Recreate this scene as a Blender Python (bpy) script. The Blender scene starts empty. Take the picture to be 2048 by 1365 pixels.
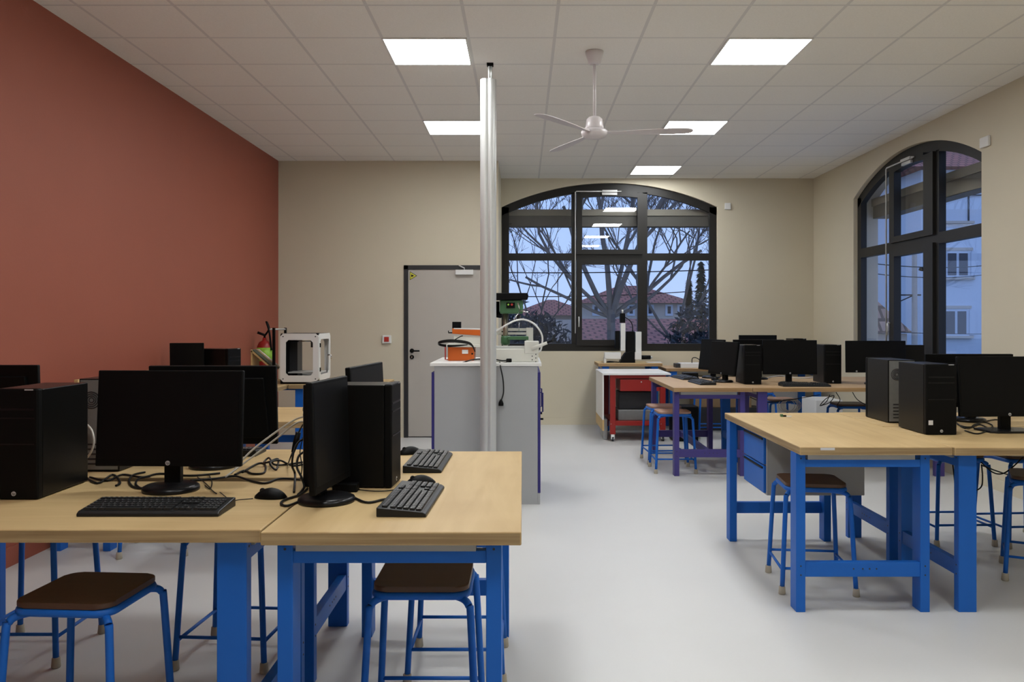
import bpy, bmesh, math, random
from mathutils import Vector, Matrix
random.seed(7)
PI = math.pi
COL = bpy.context.scene.collection

# ------------------------------------------------------------------ materials
def mat(name, color, rough=0.5, metal=0.0, spec=0.5, var=0.0, scale=8.0, stretch=(1, 1, 1), bump=0.0, bscale=60, coat=0.0, emit=None, estr=0.0):
    m = bpy.data.materials.new(name); m.use_nodes = True
    nt = m.node_tree; N = nt.nodes; L = nt.links
    b = N['Principled BSDF']
    b.inputs['Base Color'].default_value = (*color, 1)
    b.inputs['Roughness'].default_value = rough
    b.inputs['Metallic'].default_value = metal
    b.inputs['Specular IOR Level'].default_value = spec
    if coat: b.inputs['Coat Weight'].default_value = coat
    if emit:
        b.inputs['Emission Color'].default_value = (*emit, 1); b.inputs['Emission Strength'].default_value = estr
    tc = N.new('ShaderNodeTexCoord')
    if var > 0:
        mp = N.new('ShaderNodeMapping'); mp.inputs['Scale'].default_value = stretch
        L.new(tc.outputs['Object'], mp.inputs['Vector'])
        nz = N.new('ShaderNodeTexNoise'); nz.inputs['Scale'].default_value = scale; nz.inputs['Detail'].default_value = 6
        L.new(mp.outputs[0], nz.inputs['Vector'])
        mx = N.new('ShaderNodeMix'); mx.data_type = 'RGBA'
        mx.inputs[6].default_value = (*[max(0, c * (1 - var)) for c in color], 1)
        mx.inputs[7].default_value = (*[min(1, c * (1 + var)) for c in color], 1)
        L.new(nz.outputs['Fac'], mx.inputs[0]); L.new(mx.outputs[2], b.inputs['Base Color'])
    if bump > 0:
        n2 = N.new('ShaderNodeTexNoise'); n2.inputs['Scale'].default_value = bscale; n2.inputs['Detail'].default_value = 4
        L.new(tc.outputs['Object'], n2.inputs['Vector'])
        bp = N.new('ShaderNodeBump'); bp.inputs['Strength'].default_value = bump; bp.inputs['Distance'].default_value = 0.01
        L.new(n2.outputs['Fac'], bp.inputs['Height']); L.new(bp.outputs[0], b.inputs['Normal'])
    return m

M = {}
M['terracotta'] = mat('terracotta_paint', (0.325, 0.088, 0.052), 0.6, var=0.04, scale=3, bump=0.05, bscale=90)
M['beige'] = mat('beige_paint', (0.62, 0.565, 0.435), 0.6, var=0.03, scale=2, bump=0.04, bscale=90)
M['reveal'] = mat('reveal_plaster', (0.50, 0.46, 0.36), 0.8, var=0.05)
M['floor'] = mat('grey_vinyl', (0.60, 0.605, 0.60), 0.42, var=0.035, scale=2.0, bump=0.02, bscale=200)
M['blue'] = mat('blue_enamel', (0.009, 0.125, 0.52), 0.45, spec=0.3, var=0.05, scale=5)
M['purple'] = mat('violet_enamel', (0.050, 0.038, 0.20), 0.4, var=0.05, scale=5)
M['navy'] = mat('navy_plastic', (0.022, 0.018, 0.16), 0.45)
M['black'] = mat('black_plastic', (0.0028, 0.003, 0.0032), 0.5, spec=0.13, var=0.1, scale=30)
M['black2'] = mat('black_sheet_metal', (0.0035, 0.0035, 0.0035), 0.32, spec=0.2, var=0.1, scale=40, bump=0.05, bscale=600)
M['gloss'] = mat('gloss_black_plastic', (0.006, 0.006, 0.007), 0.3, spec=0.3)
M['screen'] = mat('display_glass', (0.0028, 0.003, 0.0035), 0.4, spec=0.15)
M['key'] = mat('keycap_plastic', (0.016, 0.017, 0.018), 0.4, spec=0.35)
M['kbody'] = mat('keyboard_plastic', (0.010, 0.011, 0.012), 0.4, spec=0.35)
M['cable'] = mat('black_cable', (0.005, 0.005, 0.005), 0.5, spec=0.3)
M['wcable'] = mat('white_cable', (0.62, 0.60, 0.54), 0.5)
M['galv'] = mat('galvanised_metal', (0.20, 0.205, 0.20), 0.45, metal=0.3, var=0.15, scale=30)
M['dgrey'] = mat('dark_grey_metal', (0.03, 0.03, 0.033), 0.45, var=0.1)
M['grille'] = mat('grille_black', (0.02, 0.02, 0.022), 0.5)
M['logo'] = mat('silver_badge', (0.55, 0.56, 0.58), 0.3, metal=0.4)
M['sticker'] = mat('white_sticker', (0.65, 0.65, 0.66), 0.5)
M['seatwood'] = mat('brown_seat_wood', (0.078, 0.034, 0.015), 0.45, var=0.25, scale=6, stretch=(1, 8, 1))
M['seatworn'] = mat('worn_seat_wood', (0.36, 0.21, 0.15), 0.5, var=0.35, scale=5, stretch=(1, 4, 1))
M['rubber'] = mat('beige_rubber', (0.42, 0.38, 0.30), 0.7)
M['alu'] = mat('brushed_aluminium', (0.60, 0.61, 0.60), 0.38, metal=0.35, var=0.04, scale=4, stretch=(20, 20, 0.3))
M['chrome'] = mat('chrome', (0.75, 0.75, 0.75), 0.12, metal=1.0)
M['white'] = mat('white_laminate', (0.78, 0.78, 0.76), 0.4, var=0.02)
M['whitep'] = mat('white_plastic', (0.74, 0.74, 0.72), 0.35)
M['whitem'] = mat('cream_machine_enamel', (0.66, 0.66, 0.60), 0.4, var=0.05)
M['cab'] = mat('grey_cabinet_panel', (0.385, 0.395, 0.40), 0.5, var=0.02)
M['unit'] = mat('grey_drawer_casing', (0.33, 0.33, 0.32), 0.5, var=0.03)
M['winframe'] = mat('charcoal_aluminium', (0.017, 0.016, 0.0145), 0.42, spec=0.28, var=0.05)
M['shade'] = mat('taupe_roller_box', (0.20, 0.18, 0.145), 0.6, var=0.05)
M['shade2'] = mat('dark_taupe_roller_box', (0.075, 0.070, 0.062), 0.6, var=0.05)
M['door'] = mat('greige_door_leaf', (0.46, 0.43, 0.385), 0.55, var=0.02)
M['doorframe'] = mat('dark_door_frame', (0.02, 0.02, 0.022), 0.5)
M['orange'] = mat('orange_enamel', (0.60, 0.12, 0.012), 0.35, var=0.05)
M['green'] = mat('green_enamel', (0.045, 0.13, 0.055), 0.4, var=0.15, scale=12)
M['steel'] = mat('worn_steel', (0.30, 0.27, 0.22), 0.3, metal=0.8, var=0.2, scale=15)
M['red'] = mat('red_enamel', (0.30, 0.014, 0.010), 0.4, var=0.06)
M['redbtn'] = mat('red_button', (0.45, 0.03, 0.02), 0.4)
M['yellow'] = mat('yellow_sign', (0.62, 0.60, 0.06), 0.5)
M['lime'] = mat('lime_label', (0.28, 0.55, 0.05), 0.5, var=0.3, scale=40)
M['pcb'] = mat('circuit_board', (0.05, 0.075, 0.055), 0.45, var=0.8, scale=120)
M['cardboard'] = mat('cardboard', (0.25, 0.16, 0.08), 0.8, var=0.15)
M['fan'] = mat('white_fan_enamel', (0.66, 0.62, 0.63), 0.3)
M['acrylic'] = mat('smoky_acrylic', (0.10, 0.11, 0.12), 0.15)
M['plaster'] = mat('white_render', (0.62, 0.66, 0.74), 0.9, var=0.04)
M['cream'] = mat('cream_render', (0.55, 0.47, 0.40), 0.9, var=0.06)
M['shutter'] = mat('pale_shutter', (0.60, 0.64, 0.72), 0.7)
M['dark'] = mat('dark_room_pane', (0.03, 0.035, 0.05), 0.15)
M['redshut'] = mat('brown_shutter', (0.12, 0.04, 0.03), 0.7)
M['bark'] = mat('pale_bark', (0.14, 0.12, 0.105), 0.9, var=0.35, scale=10)
M['twig'] = mat('dark_twig', (0.05, 0.042, 0.04), 0.9, var=0.2)
M['conifer'] = mat('conifer_green', (0.020, 0.035, 0.028), 0.9, var=0.4, scale=4)
M['hedge'] = mat('winter_scrub', (0.04, 0.045, 0.05), 0.95, var=0.4, scale=3)
M['earth'] = mat('ground_outside', (0.12, 0.13, 0.10), 0.95, var=0.3, scale=0.5)
M['concrete'] = mat('pole_concrete', (0.38, 0.34, 0.30), 0.9, var=0.1)
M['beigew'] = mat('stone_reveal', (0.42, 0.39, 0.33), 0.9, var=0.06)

def tiles(name, c1, c2, sx, sz):
    m = mat(name, c1, 0.85); nt = m.node_tree; N = nt.nodes; L = nt.links; b = N['Principled BSDF']
    tc = N.new('ShaderNodeTexCoord'); mp = N.new('ShaderNodeMapping'); L.new(tc.outputs['Object'], mp.inputs[0])
    br = N.new('ShaderNodeTexBrick'); br.inputs['Scale'].default_value = 1
    br.inputs['Brick Width'].default_value = sx; br.inputs['Row Height'].default_value = sz
    br.inputs['Mortar Size'].default_value = sz * 0.14
    br.inputs['Color1'].default_value = (*c1, 1); br.inputs['Color2'].default_value = (*c2, 1)
    br.inputs['Mortar'].default_value = (*[c * 0.35 for c in c1], 1)
    L.new(mp.outputs[0], br.inputs[0]); L.new(br.outputs[0], b.inputs['Base Color'])
    return m
M['tile'] = tiles('red_roof_tiles', (0.50, 0.17, 0.12), (0.38, 0.14, 0.10), 0.35, 0.3)
M['tile2'] = tiles('brown_roof_tiles', (0.46, 0.29, 0.21), (0.36, 0.22, 0.16), 0.4, 0.35)

def wood(name, c, d, axis):
    m = mat(name, c, 0.5, spec=0.3); nt = m.node_tree; N = nt.nodes; L = nt.links; b = N['Principled BSDF']
    tc = N.new('ShaderNodeTexCoord'); mp = N.new('ShaderNodeMapping')
    s = [9, 9, 9]; s[axis] = 0.9; mp.inputs['Scale'].default_value = s
    L.new(tc.outputs['Object'], mp.inputs[0])
    nz = N.new('ShaderNodeTexNoise'); nz.inputs['Scale'].default_value = 1.6; nz.inputs['Detail'].default_value = 8; nz.inputs['Distortion'].default_value = 0.8
    L.new(mp.outputs[0], nz.inputs[0])
    n2 = N.new('ShaderNodeTexNoise'); n2.inputs['Scale'].default_value = 2.2; L.new(tc.outputs['Object'], n2.inputs[0])
    ad = N.new('ShaderNodeMath'); ad.operation = 'MULTIPLY_ADD'; ad.inputs[1].default_value = 0.5
    L.new(n2.outputs[0], ad.inputs[0]); 
    ml = N.new('ShaderNodeMath'); ml.operation = 'MULTIPLY'; ml.inputs[1].default_value = 0.5; L.new(nz.outputs[0], ml.inputs[0]); L.new(ml.outputs[0], ad.inputs[2])
    cr = N.new('ShaderNodeValToRGB'); cr.color_ramp.elements[0].position = 0.36; cr.color_ramp.elements[1].position = 0.64
    cr.color_ramp.elements[0].color = (*d, 1); cr.color_ramp.elements[1].color = (*c, 1)
    L.new(ad.outputs[0], cr.inputs[0]); L.new(cr.outputs[0], b.inputs['Base Color'])
    return m
M['beech'] = wood('beech_worktop', (0.55, 0.40, 0.20), (0.45, 0.31, 0.145), 1)
M['beechx'] = wood('beech_worktop_orange', (0.48, 0.33, 0.19), (0.39, 0.25, 0.135), 1)
M['pine'] = wood('pale_pine', (0.62, 0.44, 0.20), (0.50, 0.34, 0.15), 1)
def edgewood(name, c, d):
    m = mat(name, c, 0.55); nt = m.node_tree; N = nt.nodes; L = nt.links; b = N['Principled BSDF']
    tc = N.new('ShaderNodeTexCoord'); mp = N.new('ShaderNodeMapping'); mp.inputs['Scale'].default_value = (1.5, 1.5, 70)
    L.new(tc.outputs['Object'], mp.inputs[0])
    nz = N.new('ShaderNodeTexNoise'); nz.inputs['Scale'].default_value = 1.3; nz.inputs['Detail'].default_value = 5; L.new(mp.outputs[0], nz.inputs[0])
    cr = N.new('ShaderNodeValToRGB'); cr.color_ramp.elements[0].position = 0.35; cr.color_ramp.elements[1].position = 0.65
    cr.color_ramp.elements[0].color = (*d, 1); cr.color_ramp.elements[1].color = (*c, 1)
    L.new(nz.outputs[0], cr.inputs[0]); L.new(cr.outputs[0], b.inputs['Base Color'])
    return m
M['edge'] = edgewood('beech_plied_edge', (0.42, 0.30, 0.15), (0.27, 0.175, 0.08))
M['edgex'] = edgewood('beech_plied_edge_orange', (0.40, 0.25, 0.115), (0.26, 0.15, 0.06))

def glass_mat():
    m = bpy.data.materials.new('window_glass'); m.use_nodes = True; nt = m.node_tree; N = nt.nodes; L = nt.links
    N.clear(); o = N.new('ShaderNodeOutputMaterial')
    t = N.new('ShaderNodeBsdfTransparent'); t.inputs[0].default_value = (0.93, 0.95, 0.96, 1)
    g = N.new('ShaderNodeBsdfGlossy'); g.inputs['Roughness'].default_value = 0.0
    lw = N.new('ShaderNodeLayerWeight'); lw.inputs[0].default_value = 0.5      # Schlick reflectance of the two pane surfaces
    pw = N.new('ShaderNodeMath'); pw.operation = 'POWER'; pw.inputs[1].default_value = 5.0; L.new(lw.outputs['Facing'], pw.inputs[0])
    f = N.new('ShaderNodeMath'); f.operation = 'MULTIPLY_ADD'; f.inputs[1].default_value = 0.92; f.inputs[2].default_value = 0.075; L.new(pw.outputs[0], f.inputs[0])
    x = N.new('ShaderNodeMixShader'); L.new(f.outputs[0], x.inputs[0]); L.new(t.outputs[0], x.inputs[1]); L.new(g.outputs[0], x.inputs[2]); L.new(x.outputs[0], o.inputs[0])
    return m
M['glass'] = glass_mat()

def emis(name, c, s):
    m = bpy.data.materials.new(name); m.use_nodes = True; nt = m.node_tree; N = nt.nodes; N.clear()
    o = N.new('ShaderNodeOutputMaterial'); e = N.new('ShaderNodeEmission'); e.inputs[0].default_value = (*c, 1); e.inputs[1].default_value = s
    nt.links.new(e.outputs[0], o.inputs[0]); return m
M['led'] = emis('led_diffuser', (0.97, 0.985, 0.985), 28.0)

def ceiling_mat():
    m = mat('ceiling_tiles', (0.62, 0.60, 0.56), 0.9); nt = m.node_tree; N = nt.nodes; L = nt.links; b = N['Principled BSDF']
    tc = N.new('ShaderNodeTexCoord'); sp = N.new('ShaderNodeSeparateXYZ'); L.new(tc.outputs['Object'], sp.inputs[0])
    outs = []
    for k, off, pitch in ((0, 0.985, 0.605), (1, -5.82, 0.6)):
        a = N.new('ShaderNodeMath'); a.operation = 'ADD'; a.inputs[1].default_value = off + 60 * pitch; L.new(sp.outputs[k], a.inputs[0])
        mo = N.new('ShaderNodeMath'); mo.operation = 'MODULO'; mo.inputs[1].default_value = pitch; L.new(a.outputs[0], mo.inputs[0])
        s = N.new('ShaderNodeMath'); s.operation = 'SUBTRACT'; s.inputs[1].default_value = pitch / 2; L.new(mo.outputs[0], s.inputs[0])
        ab = N.new('ShaderNodeMath'); ab.operation = 'ABSOLUTE'; L.new(s.outputs[0], ab.inputs[0])
        g = N.new('ShaderNodeMath'); g.operation = 'GREATER_THAN'; g.inputs[1].default_value = pitch / 2 - 0.011; L.new(ab.outputs[0], g.inputs[0])
        outs.append(g)
    mxm = N.new('ShaderNodeMath'); mxm.operation = 'MAXIMUM'; L.new(outs[0].outputs[0], mxm.inputs[0]); L.new(outs[1].outputs[0], mxm.inputs[1])
    nz = N.new('ShaderNodeTexNoise'); nz.inputs['Scale'].default_value = 90; nz.inputs['Detail'].default_value = 6; L.new(tc.outputs['Object'], nz.inputs[0])
    c1 = N.new('ShaderNodeMix'); c1.data_type = 'RGBA'; c1.inputs[6].default_value = (0.78, 0.765, 0.72, 1); c1.inputs[7].default_value = (0.90, 0.885, 0.84, 1)
    L.new(nz.outputs[0], c1.inputs[0])
    c2 = N.new('ShaderNodeMix'); c2.data_type = 'RGBA'; c2.inputs[7].default_value = (0.68, 0.67, 0.65, 1)  # grid lines coloured darker to paint the shadow of the recessed tile edges
    L.new(mxm.outputs[0], c2.inputs[0]); L.new(c1.outputs[2], c2.inputs[6]); L.new(c2.outputs[2], b.inputs['Base Color'])
    return m
M['ceiling'] = ceiling_mat()

# ------------------------------------------------------------------ mesh builder
class MB:
    def __init__(s): s.bm = bmesh.new()
    def box(s, x0, x1, y0, y1, z0, z1, bev=0.0, mi=0, topmi=None):
        vs = [s.bm.verts.new(p) for p in ((x0,y0,z0),(x1,y0,z0),(x1,y1,z0),(x0,y1,z0),(x0,y0,z1),(x1,y0,z1),(x1,y1,z1),(x0,y1,z1))]
        fs = [s.bm.faces.new([vs[i] for i in q]) for q in ((0,3,2,1),(4,5,6,7),(0,1,5,4),(1,2,6,5),(2,3,7,6),(3,0,4,7))]
        for f in fs: f.material_index = mi
        if topmi is not None: fs[1].material_index = topmi; fs[0].material_index = topmi
        if bev > 0:
            es = set(e for f in fs for e in f.edges)
            bmesh.ops.bevel(s.bm, geom=list(es), offset=bev, segments=2, affect='EDGES', profile=0.5)
        return s
    def prism(s, pts, plane, a0, a1, mi=0, bev=0):
        """pts 2D outline; plane 'xz' extrudes in y, 'xy' in z, 'yz' in x"""
        def P(p, a):
            return {'xz': (p[0], a, p[1]), 'xy': (p[0], p[1], a), 'yz': (a, p[0], p[1])}[plane]
        A = [s.bm.verts.new(P(p, a0)) for p in pts]; B = [s.bm.verts.new(P(p, a1)) for p in pts]
        fs = [s.bm.faces.new(A[::-1]), s.bm.faces.new(B)]
        n = len(pts)
        for i in range(n): fs.append(s.bm.faces.new((A[i], A[(i+1) % n], B[(i+1) % n], B[i])))
        for f in fs: f.material_index = mi
        if bev > 0:
            bmesh.ops.bevel(s.bm, geom=list(set(e for f in fs for e in f.edges)), offset=bev, segments=2, affect='EDGES', profile=0.5)
        return s
    def tube(s, pts, r, seg=10, caps=True, smooth=True):
        pts = [Vector(p) for p in pts]; n = len(pts)
        rs = r if isinstance(r, (list, tuple)) else [r] * n
        rings = []; up = None
        for i, p in enumerate(pts):
            d = (pts[min(i+1, n-1)] - pts[max(i-1, 0)])
            if d.length < 1e-9: d = Vector((0, 0, 1))
            d.normalize()
            if up is None:
                up = Vector((0, 0, 1)) if abs(d.z) < 0.9 else Vector((1, 0, 0))
            a = d.cross(up)
            if a.length < 1e-4: a = d.cross(Vector((0, 1, 0)))
            a.normalize(); b = a.cross(d).normalized(); up = b
            rings.append([s.bm.verts.new(p + (a * math.cos(2*PI*k/seg) + b * math.sin(2*PI*k/seg)) * rs[i]) for k in range(seg)])
        for i in range(n-1):
            for k in range(seg):
                f = s.bm.faces.new((rings[i][k], rings[i][(k+1) % seg], rings[i+1][(k+1) % seg], rings[i+1][k])); f.smooth = smooth
        if caps and seg > 2:
            s.bm.faces.new(rings[0][::-1]); s.bm.faces.new(rings[-1])
        return s
    def lathe(s, prof, cx=0, cy=0, seg=24, smooth=True):
        rings = []
        for r, z in prof:
            rings.append([s.bm.verts.new((cx + max(r, 1e-4) * math.cos(2*PI*k/seg), cy + max(r, 1e-4) * math.sin(2*PI*k/seg), z)) for k in range(seg)])
        for i in range(len(prof)-1):
            for k in range(seg):
                f = s.bm.faces.new((rings[i][k], rings[i][(k+1) % seg], rings[i+1][(k+1) % seg], rings[i+1][k])); f.smooth = smooth
        s.bm.faces.new(rings[0][::-1]); s.bm.faces.new(rings[-1])
        return s
    def xform(s, mtx): bmesh.ops.transform(s.bm, matrix=mtx, verts=s.bm.verts); return s
    def quad(s, a, b, c, d, mi=0):
        f = s.bm.faces.new([s.bm.verts.new(p) for p in (a, b, c, d)]); f.material_index = mi; return s
    def build(s, name, mats, parent=None, label=None):
        bmesh.ops.recalc_face_normals(s.bm, faces=s.bm.faces)
        me = bpy.data.meshes.new(name); s.bm.to_mesh(me); s.bm.free()
        for m in (mats if isinstance(mats, (list, tuple)) else [mats]): me.materials.append(M[m] if isinstance(m, str) else m)
        o = bpy.data.objects.new(name, me); COL.objects.link(o)
        if parent: o.parent = parent
        if label: o['label'] = label
        return o
def bx(name, m, parent, *a, bev=0.0, label=None):
    return MB().box(*a, bev=bev).build(name, m, parent, label)
def tag(o, label, cat, group=None, kind=None):
    if label: o['label'] = label
    if cat: o['category'] = cat
    if group: o['group'] = group
    if kind: o['kind'] = kind
    return o
def thing(name, label, cat, loc=(0, 0, 0), rz=0, group=None):
    o = bpy.data.objects.new(name, None); COL.objects.link(o); o.location = loc; o.rotation_euler = (0, 0, rz)
    o.empty_display_size = 0.1
    return tag(o, label, cat, group)
def struct(o): o['kind'] = 'structure'; return o
def dup(root, parent=None):
    c = root.copy(); COL.objects.link(c)
    if parent: c.parent = parent
    for ch in list(root.children): dup(ch, c)
    return c
def smooth_pts(pts, n=6):
    P = [Vector(p) for p in pts]; out = []
    for i in range(len(P)-1):
        p0 = P[max(i-1, 0)]; p1 = P[i]; p2 = P[i+1]; p3 = P[min(i+2, len(P)-1)]
        for k in range(n):
            t = k / n
            out.append(0.5 * ((2*p1) + (-p0+p2)*t + (2*p0-5*p1+4*p2-p3)*t*t + (-p0+3*p1-3*p2+p3)*t**3))
    out.append(P[-1]); return out

# ------------------------------------------------------------------ camera
F, VX, VY, CZ = 1660.0, 1045.0, 642.0, 1.45
cam = bpy.data.cameras.new('camera'); co = bpy.data.objects.new('camera', cam); COL.objects.link(co)
co.location = (0, 0, CZ); co.rotation_euler = (PI/2, 0, 0)
cam.sensor_width = 36; cam.sensor_fit = 'HORIZONTAL'; cam.lens = 36 * F / 2048
cam.shift_x = -(VX - 1024) / 2048; cam.shift_y = -(682.5 - VY) / 2048
cam.clip_start = 0.05; cam.clip_end = 500
bpy.context.scene.camera = co

def X(px, Y): return (px - VX) * Y / F
def Z(py, Y): return CZ - (py - VY) * Y / F

# ------------------------------------------------------------------ room
CH = 3.436; XL, XR, YL, YR, YB = -3.03, 4.06, 10.3, 11.57, -3.2; XS = -0.30; T = 0.30
struct(MB().box(XL-0.3, XR+0.3, YB-0.3, YR+0.32, -0.12, 0).build('floor', 'floor'))
struct(MB().box(XL-0.3, XR+0.3, YB-0.3, YR+0.32, CH, CH+0.1).build('ceiling', 'ceiling'))
struct(MB().box(XL-0.3, XL, YB, YL, 0, CH).build('wall_left', 'terracotta'))
struct(MB().box(XL-0.3, XR+0.3, YB-0.3, YB, 0, CH).build('wall_rear', 'beige'))

def wall_arch(name, u0, u1, wu0, wu1, sill, spring, apex, fmap, thick, mts):
    """wall slab with an arched opening; fmap(u, v, z) -> xyz, v = depth"""
    bm = MB()
    half = (wu1 - wu0) / 2; rise = apex - spring; R = (half*half + rise*rise) / (2*rise); uc = (wu0+wu1)/2; zc = apex - R
    def arc(u): return zc + math.sqrt(max(0, R*R - (u-uc)**2))
    N = 28; us = [wu0 + (wu1-wu0)*i/N for i in range(N+1)]
    def q(pts, mi=0):
        bm.bm.faces.new([bm.bm.verts.new(fmap(*p)) for p in pts]).material_index = mi
    for v in (0, thick):
        mi = 0 if v == 0 else 1
        q([(u0, v, 0), (wu0, v, 0), (wu0, v, CH), (u0, v, CH)], mi)
        q([(wu1, v, 0), (u1, v, 0), (u1, v, CH), (wu1, v, CH)], mi)
        q([(wu0, v, 0), (wu1, v, 0), (wu1, v, sill), (wu0, v, sill)], mi)
        for i in range(N):
            q([(us[i], v, arc(us[i])), (us[i+1], v, arc(us[i+1])), (us[i+1], v, CH), (us[i], v, CH)], mi)
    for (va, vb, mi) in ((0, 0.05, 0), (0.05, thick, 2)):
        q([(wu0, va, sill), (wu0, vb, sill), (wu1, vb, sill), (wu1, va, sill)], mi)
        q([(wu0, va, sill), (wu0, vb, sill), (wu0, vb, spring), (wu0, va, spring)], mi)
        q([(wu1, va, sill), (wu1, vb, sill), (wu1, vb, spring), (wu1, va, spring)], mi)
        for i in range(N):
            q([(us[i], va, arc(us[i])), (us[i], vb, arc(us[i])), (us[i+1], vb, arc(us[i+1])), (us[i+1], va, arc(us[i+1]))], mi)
    # outer ends
    q([(u0, 0, 0), (u0, thick, 0), (u0, thick, CH), (u0, 0, CH)]); q([(u1, 0, 0), (u1, thick, 0), (u1, thick, CH), (u1, 0, CH)])
    bm.xform(Matrix.Identity(4))
    me = bpy.data.meshes.new(name); bm.bm.to_mesh(me); bm.bm.free()
    for m in mts: me.materials.append(M[m])
    o = bpy.data.objects.new(name, me); COL.objects.link(o); struct(o); return arc
W1 = (X(1003, YR), X(1435, YR), Z(703, YR), Z(414, YR), Z(366, YR))
W2 = (X(1, 1), 0, 0, 0, 0)
arc1 = wall_arch('wall_back', XS, XR+T, W1[0], W1[1], W1[2], W1[3], W1[4], lambda u, v, z: (u, YR+v, z), T, ['beige', 'cream', 'beigew'])
Y2a, Y2b = XR*F/(1963-VX), XR*F/(1707-VX)      # near and far edges of the right window
S2, P2, A2 = 0.95, 2.945, 3.285
arc2 = wall_arch('wall_right', YB, YR, Y2a, Y2b, S2, P2, A2, lambda u, v, z: (XR+v, u, z), T, ['beige', 'cream', 'beigew'])
# stepped partition with the door
DX0, DX1, DZ = X(808, YL), -0.44, Z(531, YL)
b = MB(); b.box(XL-0.3, DX0, YL, YL+0.2, 0, CH); b.box(DX0, DX1, YL, YL+0.2, DZ, CH); b.box(DX1, XS, YL, YL+0.2, 0, CH); b.box(XS-0.2, XS, YL+0.2, YR+T, 0, CH)
struct(b.build('wall_door', 'beige'))
struct(MB().box(XL, XL+0.012, YB, YL, 0, 0.115).build('baseboard_left', 'terracotta'))
struct(MB().box(XS, XR, YR-0.012, YR, 0, 0.10).build('baseboard_back', 'beige'))
b = MB(); b.box(XR-0.012, XR, YB, YR-0.012, 0, 0.10); struct(b.build('baseboard_right', 'beige'))
b = MB(); b.box(XL+0.012, DX0-0.005, YL-0.012, YL, 0, 0.10); struct(b.build('baseboard_door', 'beige'))

# ------------------------------------------------------------------ door
d = thing('door_1', None, None, ((DX0+DX1)/2, YL, 0)); d['kind'] = 'structure'
hw = (DX1-DX0)/2
b = MB(); b.box(-hw, -hw+0.05, -0.015, 0.12, 0, DZ); b.box(hw-0.05, hw, -0.015, 0.12, 0, DZ); b.box(-hw, hw, -0.015, 0.12, DZ-0.05, DZ); b.build('door_frame', 'doorframe', d)
MB().box(-hw+0.052, hw-0.052, 0.0, 0.045, 0.012, DZ-0.052, bev=0.002).build('door_leaf', 'door', d)
MB().box(-hw+0.05, hw-0.05, 0.02, 0.1, 0, 0.01).build('threshold', 'doorframe', d)
hx = X(824, YL) - (DX0+DX1)/2; hz = Z(702, YL)
h = MB().tube([(hx, 0, hz), (hx, -0.012, hz)], 0.027, 20).build('handle_rose', 'black', d)
MB().tube(smooth_pts([(hx, -0.01, hz), (hx, -0.05, hz), (hx+0.02, -0.058, hz), (hx+0.10, -0.055, hz)], 4), 0.010, 10).build('lever', 'black', h)
k = MB().tube([(hx, 0, hz-0.078), (hx, -0.012, hz-0.078)], 0.026, 20).build('lock_rose', 'black', d)
MB().box(hx-0.006, hx+0.006, -0.018, -0.011, hz-0.092, hz-0.066).build('lock_cylinder', 'chrome', k)
cx = X(929, YL) - (DX0+DX1)/2; cz = Z(545, YL)
c = MB().box(cx-0.11, cx+0.11, -0.05, 0, cz-0.032, cz+0.03, bev=0.006).build('door_closer', 'whitep', d)
MB().tube([(cx, -0.035, cz+0.03), (cx, -0.035, cz+0.05), (cx-0.06, -0.06, cz+0.078), (cx-0.065, -0.015, cz+0.08)], 0.008, 8).build('closer_arm', 'alu', c)
# triangular warning sticker, tip to the right
sx, sz = X(820, YL) - (DX0+DX1)/2, Z(552, YL)
st = MB().prism([(sx, sz-0.05), (sx+0.085, sz), (sx, sz+0.05)], 'xz', -0.001, 0).build('warning_sticker', 'yellow', d, 'small yellow triangular warning sticker turned on its side')
b = MB()
for (a_, b_) in (((sx, sz-0.05), (sx+0.085, sz)), ((sx+0.085, sz), (sx, sz+0.05)), ((sx, sz+0.05), (sx, sz-0.05))):
    b.tube([(a_[0], -0.002, a_[1]), (b_[0], -0.002, b_[1])], 0.0025, 4)
b.prism([(sx+0.018, sz-0.018), (sx+0.034, sz-0.006), (sx+0.045, sz-0.004), (sx+0.045, sz+0.006), (sx+0.03, sz+0.008), (sx+0.02, sz+0.02), (sx+0.014, sz+0.004)], 'xz', -0.003, -0.001)
b.build('warning_pictogram', 'black', st)
# red emergency push button on the wall left of the door
e = thing('emergency_button', 'small white wall box with red push button, left of the door', 'switch', (X(774, YL), YL, Z(679, YL)))
MB().box(-0.055, 0.055, -0.035, 0, -0.05, 0.05, bev=0.006).build('housing', 'whitep', e)
MB().box(-0.03, 0.03, -0.042, -0.034, -0.03, 0.03, bev=0.003).build('button', 'redbtn', e, 'square red push button')

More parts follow.
